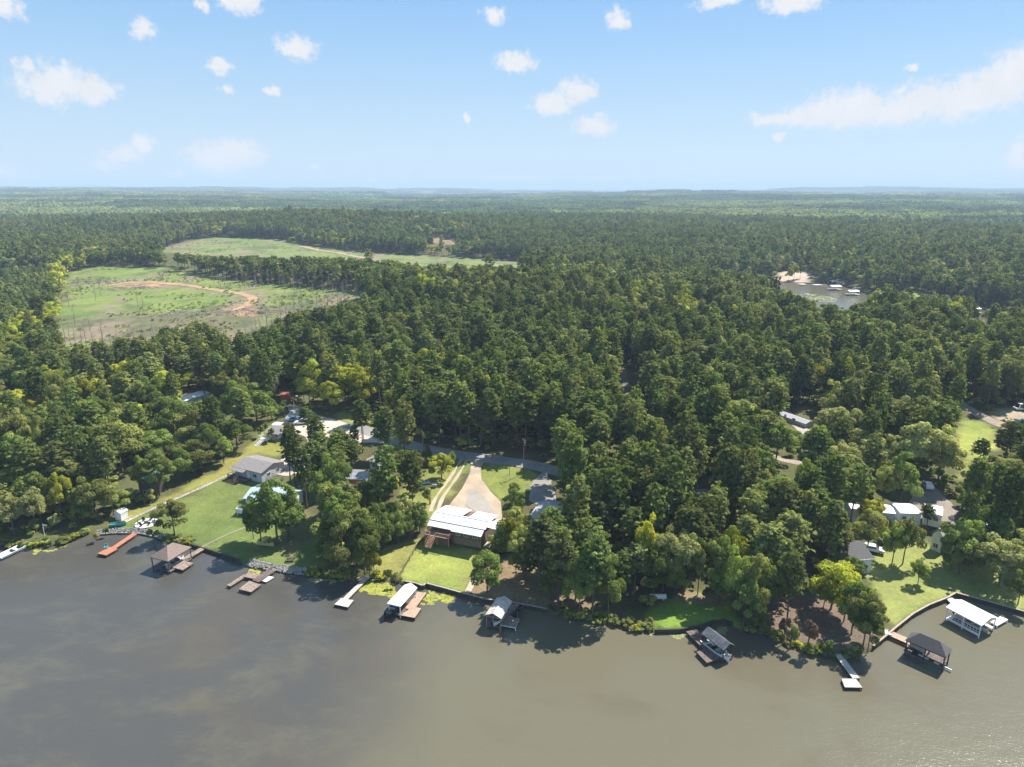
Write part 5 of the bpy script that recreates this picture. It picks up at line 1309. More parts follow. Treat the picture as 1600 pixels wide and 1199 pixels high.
# ------------------------------------------------------------------ boats
def boat(name, label, c, d, L=5.2, W=2.0, m=None, z=0.25, cat='boat', cover=None, motor=True, group=None):
    d = np.array([d[0], d[1], 0.0]); F = frame((c[0], c[1], z), d); root = thing(name, label, cat, (c[0], c[1], z), group)
    n = 9; V = []; Fc = []
    prof = []
    for i in range(n):
        t = i / (n - 1); x = (t - .5) * L; hw = W / 2 * (1 - max(0, (t - .55) / .45) ** 2.2); hw = max(hw, .02); sh = .62 + .22 * t * t
        prof.append((x, hw, sh))
    for x, hw, sh in prof:
        V += [F(x, -hw, sh), F(x, -hw * .82, .1), F(x, 0, -.18), F(x, hw * .82, .1), F(x, hw, sh), F(x, hw * .86, sh + .003), F(x, hw * .74, .28), F(x, -hw * .74, .28), F(x, -hw * .86, sh + .003)]
    for i in range(n - 1):
        for k in range(9): a = i * 9 + k; b = i * 9 + (k + 1) % 9; Fc.append((a, b, b + 9, a + 9))
    Fc.append(tuple(range(9))); Fc.append(tuple(range((n-1)*9, n*9))[::-1])
    part('hull', MB().add(V, Fc), m or M_WHITE, root)
    for x in (-.12 * L, .12 * L): part('seat', MB().box(F, x, x + .45, -W * .34, W * .34, .3, .62), M_DARK if m is not M_DARK else M_CANVAS, root)
    ws = MB().add([F(.2*L,-W*.36,.7),F(.2*L,W*.36,.7),F(.17*L,W*.34,1.05),F(.17*L,-W*.34,1.05),F(.19*L,-W*.36,.7),F(.19*L,W*.36,.7),F(.16*L,W*.34,1.05),F(.16*L,-W*.34,1.05)], [(0,1,2,3),(7,6,5,4),(0,4,5,1),(3,2,6,7),(0,3,7,4),(1,5,6,2)])
    part('windscreen', ws, M_GLASS, root)
    if motor:
        mo = part('outboard_motor', MB().box(F, -L/2 - .55, -L/2 - .08, -.2, .2, .45, 1.05), M_DARK, root)
        part('motor_leg', MB().box(F, -L/2 - .4, -L/2 - .2, -.08, .08, -.3, .447), M_DARK, mo)
    return root
def jet_ski(name, label, c, d, z=.5, m=None, group=None):
    F = frame((c[0], c[1], z), (d[0], d[1], 0)); root = thing(name, label, 'jet ski', (c[0], c[1], z), group); V = []; Fc = []; n = 7
    for i in range(n):
        t = i / (n - 1); x = (t - .5) * 3.0; hw = .55 * (1 - max(0, (t - .5) / .5) ** 2) + .03
        V += [F(x, -hw, .35), F(x, -hw * .7, 0), F(x, hw * .7, 0), F(x, hw, .35), F(x, hw * .5, .5), F(x, -hw * .5, .5)]
    for i in range(n - 1):
        for k in range(6): a = i * 6 + k; b = i * 6 + (k + 1) % 6; Fc.append((a, b, b + 6, a + 6))
    Fc += [tuple(range(6)), tuple(range((n-1)*6, n*6))[::-1]]
    part('hull', MB().add(V, Fc), m or M_WHITE, root); part('seat', MB().box(F, -1.1, .2, -.2, .2, .502, .78), M_DARK, root)
    part('handlebar', MB().bar(F(.45, -.4, .95), F(.45, .4, .95), .06).bar(F(.35, 0, .5), F(.45, 0, .95), .12), M_DARK, root)
    return root

# ------------------------------------------------------------------ boathouses
def boathouse(name, label, L, Fp, Rp, ze, rise, kind, mroof, mpost, ridge='y', th=.1, base=None, ends=(1, 1), lattice=False, rib=True, slip=True):
    """L, Fp, Rp: eave corners in the photograph at height ze; x runs Fp-Rp, y runs Fp-L"""
    a, f, r_ = P0(*L, ze), P0(*Fp, ze), P0(*Rp, ze)
    ex = (r_ - f)[:2]; W = float(np.linalg.norm(ex)); F = frame((f[0], f[1], 0), ex); D = float((a - f) @ F.ey)
    if D < 0:
        F = frame((f[0], f[1], 0), ex); raise ValueError(name)
    root = thing(name, label, 'boathouse', F(W / 2, D / 2, 0))
    HOUSES.append(([F(0,0)[:2], F(W,0)[:2], F(W,D)[:2], F(0,D)[:2]], name))
    if kind == 'gable': sl = gable_roof(F, 0, W, 0, D, ze, rise, axis=ridge, th=th)
    elif kind == 'hip': sl = hip_roof(F, 0, W, 0, D, ze, rise, ends=ends, th=th)
    elif kind == 'barrel':
        sl = []; n = 8
        for k in range(n):
            t0, t1 = k / n, (k + 1) / n
            z0, z1 = ze + rise * math.sin(math.pi * t0) ** .8, ze + rise * math.sin(math.pi * t1) ** .8
            if ridge == 'x': q = [F(0, D*t0, z0), F(W, D*t0, z0), F(W, D*t1, z1), F(0, D*t1, z1)]
            else: q = [F(W*t0, 0, z0), F(W*t1, 0, z1), F(W*t1, D, z1), F(W*t0, D, z0)]
            sl.append(MB().slab(q, .06))
    rm = MB()
    for s in sl: rm.add(s.v, s.f)
    ro = part('roof', rm, mroof, root)
    if rib and kind != 'hip':
        m = MB()
        if ridge == 'y':
            n = int(D / .7)
            for k in range(n + 1):
                y = D * k / n; h = .04
                if kind == 'gable': m.bar(F(0, y, ze + h/2), F(W/2, y, ze + rise + h/2), .04, h); m.bar(F(W/2, y, ze + rise + h/2), F(W, y, ze + h/2), .04, h)
        else:
            n = int(W / .7)
            for k in range(n + 1):
                x = W * k / n; h = .04
                if kind == 'gable': m.bar(F(x, 0, ze + h/2), F(x, D/2, ze + rise + h/2), .04, h); m.bar(F(x, D/2, ze + rise + h/2), F(x, D, ze + h/2), .04, h)
        if m.v: part('roof_seam', m, mroof, ro, kind='stuff')
    nx = max(1, int(W / 3.5)); ny = max(1, int(D / 3.2)); e = .25; ps = set()
    for k in range(nx + 1): ps |= {(e + (W - 2*e) * k / nx, e), (e + (W - 2*e) * k / nx, D - e)}
    for k in range(ny + 1): ps |= {(e, e + (D - 2*e) * k / ny), (W - e, e + (D - 2*e) * k / ny)}
    ps = {(round(x, 2), round(y, 2)) for x, y in ps}
    for x, y in sorted(ps): part('post', MB().bar(F(x, y, -1.2), F(x, y, ze - th - .02), .16), mpost, root)
    bm = MB()
    for a_, b_ in (((e, e), (W-e, e)), ((W-e, e), (W-e, D-e)), ((W-e, D-e), (e, D-e)), ((e, D-e), (e, e))): bm.bar(F(*a_, ze - th - .13), F(*b_, ze - th - .13), .1, .2)
    part('beam', bm, mpost, root)
    if slip:    # narrow walkways round the slip
        m = MB()
        if slip in ('y', True):
            for q in ((0.02, .7, .3, D - .3), (W - .7, W - .02, .3, D - .3)): m.box(F, q[0], q[1], q[2], q[3], .5, .62)
            m.box(F, .703, W - .703, D - 1.0, D - .3, .5, .62)
        else:
            for q in ((.3, W - .3, .02, .7), (.3, W - .3, D - .7, D - .02)): m.box(F, q[0], q[1], q[2], q[3], .5, .62)
            m.box(F, .3, 1.0, .703, D - .703, .5, .62)
        part('walkway', m, base or M_DECKDARK, root)
    return root, F, W, D
def wq(px, z): return [P0(a, b, z) for a, b in px]
def strip_q(a, b, w, z, z2=None):
    A = P0(*a, z); B = P0(*b, z2 if z2 is not None else z); d = (B - A)[:2]; d /= np.linalg.norm(d); n = np.array([-d[1], d[0], 0]) * w / 2
    return [A - n, B - n, B + n, A + n]

r, F, W, D = boathouse('boathouse', 'brown hip roofed boathouse on dark posts beside the left lawn', (235,869.5), (262,877.5), (299.5,855), 3.3, 1.9, 'hip', M_SHINGLE_BROWN, M_POST, slip='x')
add_deck(r, wq([(263,885),(285.6,891),(302,880),(281.7,875.3)], .75), M_DECK, M_POST, w=.25)
add_deck(r, strip_q((283,877),(316,857), 1.4, .75), M_DECK, M_POST, w=.25)
boat('boat', 'white open boat tucked under the brown boathouse roof', F(W * .55, D * .45), F.ex, 5.0, 1.9)
r, F, W, D = boathouse('boathouse', 'boathouse with clean white metal roof beside the main lawn', (604,943.6), (625.6,948), (652,918.5), 2.8, .8, 'hip', M_WHITEMETAL, M_WHITE, slip='x', ends=(1, 0))
add_deck(r, wq([(626,961.5),(648,965.5),(658,951),(645,947.5)], .75), M_DECKTAN, M_POST, w=.2)
add_deck(r, strip_q((640,952),(659,926), 1.9, .76), M_DECKTAN, M_POST, w=.2)
boat('boat', 'black motor boat poking out from under the white metal boathouse', P0(611.5, 957, .4), -F.ex, 5.6, 1.9, M_DARK, z=.45)
r, F, W, D = boathouse('boathouse', 'boathouse with rusty tin gable roof at the middle seawall', (757,962), (783,967), (800.5,940), 3.0, .75, 'gable', M_TIN, M_DECK, ridge='x', slip='x')
add_deck(r, wq([(781,976),(806,980.5),(811,966),(788,963.5)], .8), M_DECK, M_WHITE, w=.25)
add_deck(r, strip_q((792,965),(804.5,941), 2.0, .79), M_DECK, M_POST, w=.25)
boat('boat', 'white hulled boat hanging under the rusty tin boathouse roof', F(W * .5, D * .5), -F.ex, 5.0, 2.0, z=.6)
jet_ski('jet_ski', 'dark jet ski on a lift beside the rusty tin boathouse', P0(808, 957, .8), (.5, .86), .7, M_DARK)
r = thing('boat_lift', 'bare metal boat lift frame beside the rusty tin boathouse', 'boat lift', P0(809, 957, 0))
f_ = frame(P0(809, 957, 0), (.5, .86)); lf = MB()
for sx in (-1.9, 1.9):
    for sy in (-1.0, 1.0): part('post', MB().tube(f_(sx, sy, -1), f_(sx, sy, 1.7), .06), M_GALV, r)
    lf.bar(f_(sx, -1, .58), f_(sx, 1, .58), .08)
for sy in (-.45, .45): lf.bar(f_(-1.9, sy, .64), f_(1.9, sy, .64), .08, .05)
part('cradle', lf, M_GALV, r)
r, F, W, D = boathouse('boathouse', 'boathouse with dark low gabled tin roof off the shaded lawn', (1091,992), (1131,1017), (1149,1009.5), 2.8, .95, 'gable', mat('dark_tin', (.115, .12, .13), .55, 0.1, noise=.9, amp=.35), M_POST, ridge='y', slip='y')
add_deck(r, wq([(1088,1018.6),(1104.6,1036),(1131,1027.4),(1112.5,1011)], .7), M_DECKDARK, M_POST, w=.25)
add_deck(r, strip_q((1080,985),(1109,1014), 2.2, .69), M_DECKDARK, M_POST, w=.25)
boat('pontoon_boat', 'white pontoon boat moored under the dark tin roof', F(W * .45, D * .5), -F.ey, 6.2, 2.2, M_WHITE, z=.4)
r, F, W, D = boathouse('boathouse', 'boathouse with dark shingled hip roof at the right seawall', (1414.7,1000), (1478.6,1028), (1488,1015), 3.2, 1.5, 'hip', M_SHINGLE_DARK, M_POST, slip='y')
add_deck(r, strip_q((1391,989.5),(1424,1004), 1.8, .75), M_DECKTAN, M_POST, w=.25)
add_deck(r, wq([(1414,1009.5),(1473,1037.5),(1479,1029),(1421,1001.5)], .74), M_DECKDARK, M_POST, w=.3)
f_ = frame(P0(1416, 1009, .76), P0(1473, 1037, .76) - P0(1416, 1009, .76))
b_ = thing('storage_box', 'tan storage box on the deck of the dark shingled boathouse', 'box', f_(1.6, .8)); part('box_body', MB().box(f_, .6, 2.8, .3, 1.7, .02, .75), M_DECKPALE, b_); part('lid', MB().box(f_, .55, 2.85, .25, 1.75, .753, .82), M_DECKPALE, b_)
for k, (x0, x1) in enumerate(((2.2, 3.9), (4.8, 5.6), (6.3, 7.6))): part('fender', MB().box(f_, x0, x1, -.22, -.06, -.55, -.25), M_WHITE, r)
g_ = thing('gangway', 'short white ramp from the lawn to the dark shingled boathouse', 'ramp', P0(1384, 987, 1.0)); q = strip_q((1376,986.5),(1391,989), 1.6, .98, .82); part('ramp', planks(*q, w=.3), M_WHITE, g_, kind='stuff'); part('side_rail', MB().bar(np.array(q[0]) + [0, 0, .08], np.array(q[1]) + [0, 0, .08], .06, .12).bar(np.array(q[3]) + [0, 0, .08], np.array(q[2]) + [0, 0, .08], .06, .12), M_WHITE, g_)
r, F, W, D = boathouse('boathouse', 'large white boathouse with long white gable roof at the far right', (1480,948), (1534.3,978), (1559.5,965.5), 2.9, .8, 'gable', M_WHITEMETAL, M_WHITE, ridge='y', slip='y', base=M_WHITE)
lt = MB(); n = int(D / .55)
for k in range(n + 1): lt.bar(F(.25, .3 + (D - .6) * k / n, .62), F(.25, .3 + (D - .6) * k / n, 1.75), .05)
lt.bar(F(.25, .3, 1.75), F(.25, D - .3, 1.75), .1, .08); lt.bar(F(.25, .3, 1.2), F(.25, D - .3, 1.2), .06)
part('railing', lt, M_WHITE, r)
add_deck(r, wq([(1547,971.5),(1558,977.5),(1575,968),(1562.5,963.5)], .7), M_WHITE, M_WHITE, w=.25)
add_deck(r, strip_q((1483,934.5),(1491,941.5), 1.4, .72), M_WHITE, M_WHITE, w=.3)
boat('boat', 'boat sheltered inside the large white boathouse', F(W * .5, D * .45), -F.ey, 6.0, 2.0, M_CARSILVER, z=.5)

# ------------------------------------------------------------------ open docks
r = thing('dock', 'red brown T shaped dock with a teal chair at the left bank', 'dock', P0(170, 858, 0))
add_deck(r, wq([(152,865),(166,867.7),(184,857.5),(171,854.5)], .7), M_DECKRED, M_POST, w=.25); add_deck(r, strip_q((176,857),(211,833.5), 1.3, .71), M_DECKRED, M_POST, w=.25)
r = thing('deck_chair', 'teal plastic chair on the red brown dock', 'chair', P0(166, 857, .72)); f_ = frame(P0(166, 857, .72), (1, .2))
part('seat', MB().box(f_, -.35, .35, -.35, .35, .32, .40), M_TEAL, r); part('backrest', MB().box(f_, -.35, .35, .36, .44, .30, 1.05), M_TEAL, r)
for sx in (-.3, .26):
    for sy in (-.3, .26): part('leg', MB().box(f_, sx, sx + .05, sy, sy + .05, 0, .318), M_TEAL, r)
    part('armrest', MB().box(f_, sx - .03, sx + .08, -.32, .35, .62, .66), M_TEAL, r)
r = thing('dock', 'weathered U shaped double dock off the riprap wall', 'dock', P0(395, 905, 0))
add_deck(r, wq([(372.9,920.6),(392,925.4),(407.7,914),(389.3,907.4)], .7), M_DECK, M_POST, w=.45); add_deck(r, strip_q((399,908),(425,890.5), 1.8, .71), M_DECKDARK, M_POST, w=.3)
add_deck(r, strip_q((357,915.5),(384,898.5), 1.0, .6), M_DECK, M_POST, w=.3); add_deck(r, strip_q((384,897.5),(403,901), 1.9, .69), M_DECK, M_POST, w=.4)
r = thing('swim_float', 'small white floating platform tied beside the weathered dock', 'float', P0(415, 904, 0))
add_deck(r, wq([(403.8,906.5),(416,909.4),(428,902),(411,898.7)], .45), M_WHITE, M_GALV, w=.5, post_bottom=-.1)
r = thing('dock', 'long pale grey dock with square end platform left of the algae', 'dock', P0(550, 930, 0))
add_deck(r, wq([(522.4,944.4),(543.6,949),(552.6,938),(533,934.6)], .6), M_DECKPALE, M_POST, w=.25); add_deck(r, strip_q((539,936.5),(573,902.5), 1.1, .61), M_DECKPALE, M_POST, w=.3)
r = thing('dock', 'pale L shaped dock reaching out from the bare point', 'dock', P0(1325, 1050, 0))
add_deck(r, wq([(1315,1060.6),(1320,1074),(1347.5,1074.5),(1337.5,1060.8)], .6), M_DECKPALE, M_POST, w=.25); add_deck(r, strip_q((1309,1022),(1338,1060), 1.25, .61), M_DECKPALE, M_POST, w=.25)
boat('pontoon_boat', 'white flat boat moored by the yellow algae at the far left', P0(25, 861, .3), P0(44, 853, .3) - P0(10, 869, .3), 7.2, 2.3, M_WHITE)
r = thing('dock', 'short dark dock at the left edge of the lake', 'dock', P0(0, 850, 0)); add_deck(r, strip_q((-22,842),(16,850), 1.6, .6), M_DECKDARK, M_POST, w=.3)

# ------------------------------------------------------------------ seawalls, stones, algae
def seawall(label, a, b, top=.95, cap=M_CAP):
    xs = [p for p in gS if a <= to_px(p[0], p[1], 0)[0] <= b]
    mid = xs[len(xs) // 2]; r = thing('seawall', label, 'seawall', (mid[0], mid[1], 0)); w = MB(); c = MB(); pl = MB()
    for p, q in zip(xs[:-1], xs[1:]):
        d = np.array(q) - p; n = np.array([d[1], -d[0]]); n /= np.linalg.norm(n) + 1e-9; P_ = lambda u, o, z: (u[0] + n[0]*o, u[1] + n[1]*o, z)
        w.hexa([P_(p,.18,-1),P_(q,.18,-1),P_(q,.05,-1),P_(p,.05,-1)], [P_(p,.18,top-.1),P_(q,.18,top-.1),P_(q,.05,top-.1),P_(p,.05,top-.1)])
        c.hexa([P_(p,.24,top-.097),P_(q,.24,top-.097),P_(q,-.10,top-.097),P_(p,-.10,top-.097)], [P_(p,.24,top),P_(q,.24,top),P_(q,-.10,top),P_(p,-.10,top)])
        pl.tube(P_(p,.24,-1), P_(p,.24,top-.12), .07, n=6)
    part('wall_face', w, M_WALL, r); part('cap', c, cap, r); part('pile', pl, M_WALL, r, kind='stuff')
seawall('dark timber seawall along the left lawn beside the brown boathouse', 300, 377, .9, M_WALL)
seawall('curving seawall with pale cap edging the main lawn', 619, 862, 1.0)
seawall('dark low seawall below the shaded lawn behind the dark tin boathouse', 1020, 1164, .95, M_WALL)
seawall('seawall with pale timber cap bending round the far right lawn', 1352, 1640, 1.0)
def stones(label, line, n, width, zf, size=(.14, .30), world=False):
    L = np.array(line); seg = np.linalg.norm(np.diff(L, axis=0), axis=1); cum = np.r_[0, np.cumsum(seg)]; rg = np.random.default_rng(n); m = MB()
    r = thing('stone_wall', label, 'stone wall', (L[0][0], L[0][1], 0.3))
    for k in range(n):
        t = rg.uniform(0, cum[-1]); i = min(np.searchsorted(cum, t, side='right') - 1, len(seg) - 1); f = (t - cum[i]) / seg[i]; p = L[i] + (L[i+1] - L[i]) * f; d = (L[i+1] - L[i]) / seg[i]
        o = rg.uniform(-.5, .5) * width; x, y = p[0] - d[1] * o, p[1] + d[0] * o; s = rg.uniform(*size); z = zf(x, y, o / width) + s * .15
        v = []; ph = rg.uniform(0, 6.28)
        for zz, rr in ((-.5, .8), (.1, 1.0), (.5, .55)):
            for j in range(5): a = ph + 2 * math.pi * j / 5; q = rr * rg.uniform(.75, 1.15); v.append((x + math.cos(a) * s * q, y + math.sin(a) * s * q * .85, z + zz * s * rg.uniform(.8, 1.1)))
        fs = [(a_, (a_+1) % 5, 5 + (a_+1) % 5, 5 + a_) for a_ in range(5)] + [(5 + a_, 5 + (a_+1) % 5, 10 + (a_+1) % 5, 10 + a_) for a_ in range(5)] + [(10, 11, 12, 13, 14)]
        m.add(v, fs)
    part('stone', m, M_STONE, r, kind='stuff')
sh = lambda a, b: [p + np.array([0, .5]) for p in gS if a <= to_px(p[0], p[1], 0)[0] <= b]
stones('pale riprap stones lining the bank behind the red brown dock', sh(133, 262), 520, 1.2, lambda x, y, t: .35 + max(0, t + .3) * .9)
stones('grey and white riprap wall by the weathered double dock', sh(376, 478), 460, 1.5, lambda x, y, t: .30 + max(0, t + .4) * .9)
stones('line of pale stones climbing the left lawn to the cottage', GP([(178,822),(222,803),(262,784),(300,768),(340,750),(362,740)]), 420, .9, lambda x, y, t: Gz(x, y), (.12, .24))

def algae(name, px, col, label, sparse=.30):
    B = np.array([P0(a, b, 0)[:2] for a, b in px]); out = []
    for i in range(len(B)):
        a, b = B[i], B[(i+1) % len(B)]; n = max(1, int(np.linalg.norm(b - a) / .6))
        for k in range(n): out.append(a + (b - a) * k / n)
    B = np.array(out); B += np.stack([fbm(B[:,0]/1.2, B[:,1]/1.2, 3, 5) - .5, fbm(B[:,0]/1.2+9, B[:,1]/1.2, 3, 6) - .5], 1) * 2.6
    lo, hi = B.min(0), B.max(0); g = .45
    gx, gy = np.meshgrid(np.arange(lo[0], hi[0], g), np.arange(lo[1], hi[1], g)); q = np.stack([gx.ravel(), gy.ravel()], 1) + RNG.uniform(-.15, .15, (gx.size, 2))
    q = q[sdist(q[:,0], q[:,1], B) > .1]
    hole = (fbm(q[:,0]/1.6, q[:,1]/1.6, 3, 13) > sparse)
    q = q[hole]; m = MB(); rg = np.random.default_rng(5)
    s = rg.uniform(.28, .42, len(q)); V = []; Fc = []
    for k in range(len(q)):
        ph = rg.uniform(0, 6.28); z = .012 + .02 * rg.random(); o = len(V)
        for j in range(6): a = ph + j * 1.0472; r_ = s[k] * rg.uniform(.7, 1.2); V.append((q[k][0] + math.cos(a) * r_, q[k][1] + math.sin(a) * r_, z))
        for j in range(6): V.append((V[o + j][0], V[o + j][1], -.03))
        Fc.append(tuple(range(o, o + 6))); Fc += [(o + j, o + 6 + j, o + 6 + (j+1) % 6, o + (j+1) % 6) for j in range(6)]
    mt = mat('algae_' + name, col, .9, noise=.8, amp=.3)
    o = part('floating_' + name, MB().add(V, Fc), mt); tag(o, label, None, None, 'stuff')
algae('algae', [(557,925),(574,906),(592,909),(606,911),(618,912),(624,918),(616,930),(608,938),(596,932),(585,930),(570,926)], (.25,.26,.035), 'yellow green algae mat left of the white boathouse')
algae('algae', [(662,924),(668,922),(700,928),(712,932),(704,940),(686,944),(668,946),(656,940),(660,931)], (.25,.27,.06), 'pale algae mat below the main lawn', .38)
algae('algae', [(47,862),(64,857),(82,857),(98,851),(112,846),(108,852),(90,858),(72,864),(56,866)], (.34,.30,.03), 'bright yellow algae at the left bank', .38)
algae('algae', [(384,893),(396,889),(412,892),(408,899),(394,897)], (.20,.21,.04), 'small algae patch by the weathered dock')
algae('pads', [(1000,990),(1040,991),(1075,992),(1082,996),(1050,998),(1015,995)], (.22,.22,.09), 'lily pads along the shaded seawall', .5)
algae('pads', [(1118,982),(1132,979),(1142,985),(1136,993),(1122,990)], (.15,.19,.05), 'lily pads behind the dark tin roof')
algae('pads', [(478,903),(505,905),(540,905),(562,903),(545,910),(510,911),(485,908)], (.13,.16,.05), 'water weed under the shaded bank', .48)

# ------------------------------------------------------------------ cars
def car(name, label, c, d, m, cat='car', L=4.6, W=1.85, Hc=1.5, van=False, group='vehicles parked among the plots', truck=False):
    d = np.array([d[0], d[1], 0.]); z = Gz(c[0], c[1]) + .1; F = frame((c[0], c[1], z), d); root = thing(name, label, cat, (c[0], c[1], z), None)
    if van: P = [(-.5,.35),(-.5,1.0),(-.47,1.0*Hc),(.28,1.0*Hc),(.40,.95),(.49,.85),(.5,.35)]
    elif truck: P = [(-.5,.45),(-.5,.95),(-.10,.97),(-.08,Hc),(.16,Hc),(.27,1.0),(.48,.92),(.5,.45)]
    else: P = [(-.5,.35),(-.5,.85),(-.46,.98),(-.38,Hc*.97),(.08,Hc),(.24,.98),(.47,.84),(.5,.35)]
    V = []; n = len(P)
    for s in (-1, 1):
        for t, zz in P: k = 1 - .16 * max(0, (zz - .95) / .6); V.append(F(t * L, s * W / 2 * k, zz))
    fs = [tuple(range(n)), tuple(range(n, 2*n))[::-1]] + [(k, n + k, n + (k+1) % n, (k+1) % n) for k in range(n)]
    part('body', MB().add(V, fs), m, root)
    wz0, wz1 = 1.0, Hc - .1
    for s in (-1, 1):
        x0, x1 = (-.40, .30) if van else ((-.06, .18) if truck else (-.36, .16))
        k0, k1 = 1 - .16 * max(0, (wz0 - .95) / .6), 1 - .16 * max(0, (wz1 - .95) / .6); y0, y1 = s * (W/2 * k0 + .012), s * (W/2 * k1 + .012)
        q = [F(x0*L,y0,wz0),F(x1*L,y0,wz0),F(x1*L-.35,y1,wz1),F(x0*L+.2,y1,wz1)]; q2 = [(p[0] - F.ey[0]*s*.03, p[1] - F.ey[1]*s*.03, p[2]) for p in q]
        part('window', MB().hexa(q, q2), M_GLASS, root)
    a, b = ((.28, Hc), (.40, .95)) if van else (((.16, Hc), (.27, 1.0)) if truck else ((.08, Hc), (.24, .98)))
    q = [F(b[0]*L+.01,-W*.42,b[1]+.03),F(b[0]*L+.01,W*.42,b[1]+.03),F(a[0]*L+.03,W*.38,a[1]-.03),F(a[0]*L+.03,-W*.38,a[1]-.03)]
    part('windscreen', MB().hexa([(p[0]+F.ex[0]*.02, p[1]+F.ex[1]*.02, p[2]+.02) for p in q], q), M_GLASS, root)
    for x in (-.31 * L, .32 * L):
        for s in (-1, 1):
            w = part('wheel', MB().tube(F(x, s*(W/2-.22), .34), F(x, s*(W/2+.01), .34), .34, n=12), M_TYRE, root)
            part('rim', MB().tube(F(x, s*(W/2+.012), .34), F(x, s*(W/2+.03), .34), .2, n=10), M_RIM, w)
    for s in (-1, 1): part('headlight', MB().box(F, L*.5 + .002, L*.5 + .03, s*W*.33 - .18, s*W*.33 + .18, .62, .78), M_FRAME, root)
gdir = lambda a, b: (G(*b) - G(*a))[:2]
car('parked_car', 'dark and silver car parked on the grass left of the driveway', G(669, 762), (1, .25), M_CARSILVER)
car('parked_suv', 'white suv parked on the gravel lot', G(472, 663), (-1, -.1), M_CARWHITE, 'suv', 4.8, 1.95, 1.75)
car('parked_truck', 'blue pickup truck parked at the edge of the gravel lot', G(457, 659), (1, .5), M_BLUE, 'truck', 5.2, 1.95, 1.75, truck=True)
car('parked_car', 'dark maroon car parked beside the small white house', G(448, 667), (1, .4), M_CARDARK)
car('white_van', 'white van parked on the sandy ground at the right edge', G(1597, 641), (-1, 0), M_CARWHITE, 'van', 5.6, 2.1, 2.3, van=True)
car('parked_car', 'blue car below the white van at the right edge', G(1597, 663), (1, .1), M_BLUE)
car('parked_car', 'white car in the brown gravel yard above the campers', G(1449, 762), (.3, 1), M_CARWHITE)
car('parked_car', 'white car in dappled shade on the gravel beside the grey house', G(1364, 862), (.6, -.3), M_CARWHITE)

# ------------------------------------------------------------------ utility poles and wires
POLES = []
def pole(label, foot, h, arm=True, lamp=False, can=True, m=None, r=.13, cat='utility pole', name='utility_pole'):
    g = G(*foot); root = thing(name, label, cat, g); m = m or M_POLE
    part('shaft', MB().tube(g - [0, 0, .5], g + [0, 0, h], r, r * .65), m, root)
    if arm: part('crossarm', MB().bar(g + [-.5, .9, h - .5], g + [.5, -.9, h - .5], .12), m, root)
    if can: part('transformer', MB().tube(g + [.28, .1, h - 2.1], g + [.28, .1, h - 1.2], .2), M_GALV, root)
    if lamp:
        a = part('lamp_arm', MB().bar(g + [0, 0, h - .3], g + [1.2, -.4, h], .06), M_GALV, root); part('lamp_head', MB().box(frame(g + [1.2, -.4, h - .05], (1, -.3)), -.1, .45, -.15, .15, -.08, .08), M_FRAME, root)
    POLES.append((g, h)); return g
pole('utility pole with transformer beside the road above the driveway', (818,741), 10.5)
pole('utility pole with transformer beside the road left of the driveway', (662,722), 9.5)
pole('utility pole by the road among the pines above the carport', (568,688), 10)
pole('dark wooden pole at the corner of the fence left of the main lawn', (656,833), 7.5, arm=False, can=True)
pole('short grey post standing on the grass right of the driveway', (796,742), 3.4, arm=False, can=False, r=.08)
pole('slim tall lamp pole behind the blue pickup', (461,656), 8.5, arm=False, can=False, lamp=True, m=M_GALV, r=.09, cat='lamp pole', name='lamp_pole')
for (i, j, lab) in ((0, 1, 'sagging power line between the two poles above the driveway'), (1, 2, 'sagging power line running left along the road'), (1, 3, 'service wire dropping toward the house corner pole')):
    (a, ha), (b, hb) = POLES[i], POLES[j]; r = thing('power_line', lab, 'power line', a + [0, 0, ha - .4])
    for off in ((-.6, .6) if j != 3 else (0,)):
        m = MB(); p = a + [0, off * .9, ha - .35]; q = b + [0, off * .9, hb - .35]; pr = p
        for k in range(1, 13): t = k / 12; c = p + (q - p) * t - [0, 0, 4 * .9 * t * (1 - t)]; m.bar(pr, c, .03); pr = c
        part('wire', m, M_WIRE, r)

# ------------------------------------------------------------------ things on the lawns
r = thing('fence', 'thin dark line fence between the yellow grass and the main lawn', 'fence', G(642, 876))
L = GP([(621,909),(630,893),(640,876),(650,858),(660,846),(668,838)]); pts = [np.array([*p, Gz(*p)]) for p in L]
dense = []
for a, b in zip(pts[:-1], pts[1:]):
    n = max(1, int(np.linalg.norm(b - a) / 2.2))
    for k in range(n): dense.append(a + (b - a) * k / n)
dense.append(pts[-1])
for p in dense: part('post', MB().bar(p - [0, 0, .2], p + [0, 0, 1.0], .09), M_POST, r)
fw = MB()
for a, b in zip(dense[:-1], dense[1:]):
    for h in (.3, .6, .9): fw.bar(a + [0, 0, h], b + [0, 0, h], .05)
part('rail', fw, M_POST, r)
# round patio with black and white furniture
c = G(229, 818, .06); r = thing('garden_patio', 'round white paved sitting circle on the left lawn', 'patio', c); m = MB(); n = 28; rx = 2.6
m.add([(c[0] + rx*math.cos(2*math.pi*k/n), c[1] + rx*math.sin(2*math.pi*k/n), c[2] + .05) for k in range(n)] + [(c[0] + rx*math.cos(2*math.pi*k/n), c[1] + rx*math.sin(2*math.pi*k/n), c[2] - .2) for k in range(n)], [tuple(range(n))] + [(k, n+k, n+(k+1) % n, (k+1) % n) for k in range(n)])
part('paving', m, mat('patio_paving', (.66, .62, .60), .9, noise=2, amp=.1), r)
r = thing('fire_pit', 'small dark fire pit in the middle of the round patio', 'fire pit', c + [0, 0, .05]); part('bowl', MB().tube(c + [0, 0, .053], c + [0, 0, .4], .4, .5, n=12), M_DARK, r); part('rim', MB().tube(c + [0, 0, .403], c + [0, 0, .45], .55, .55, n=12), M_WALL, r)
chair0 = None
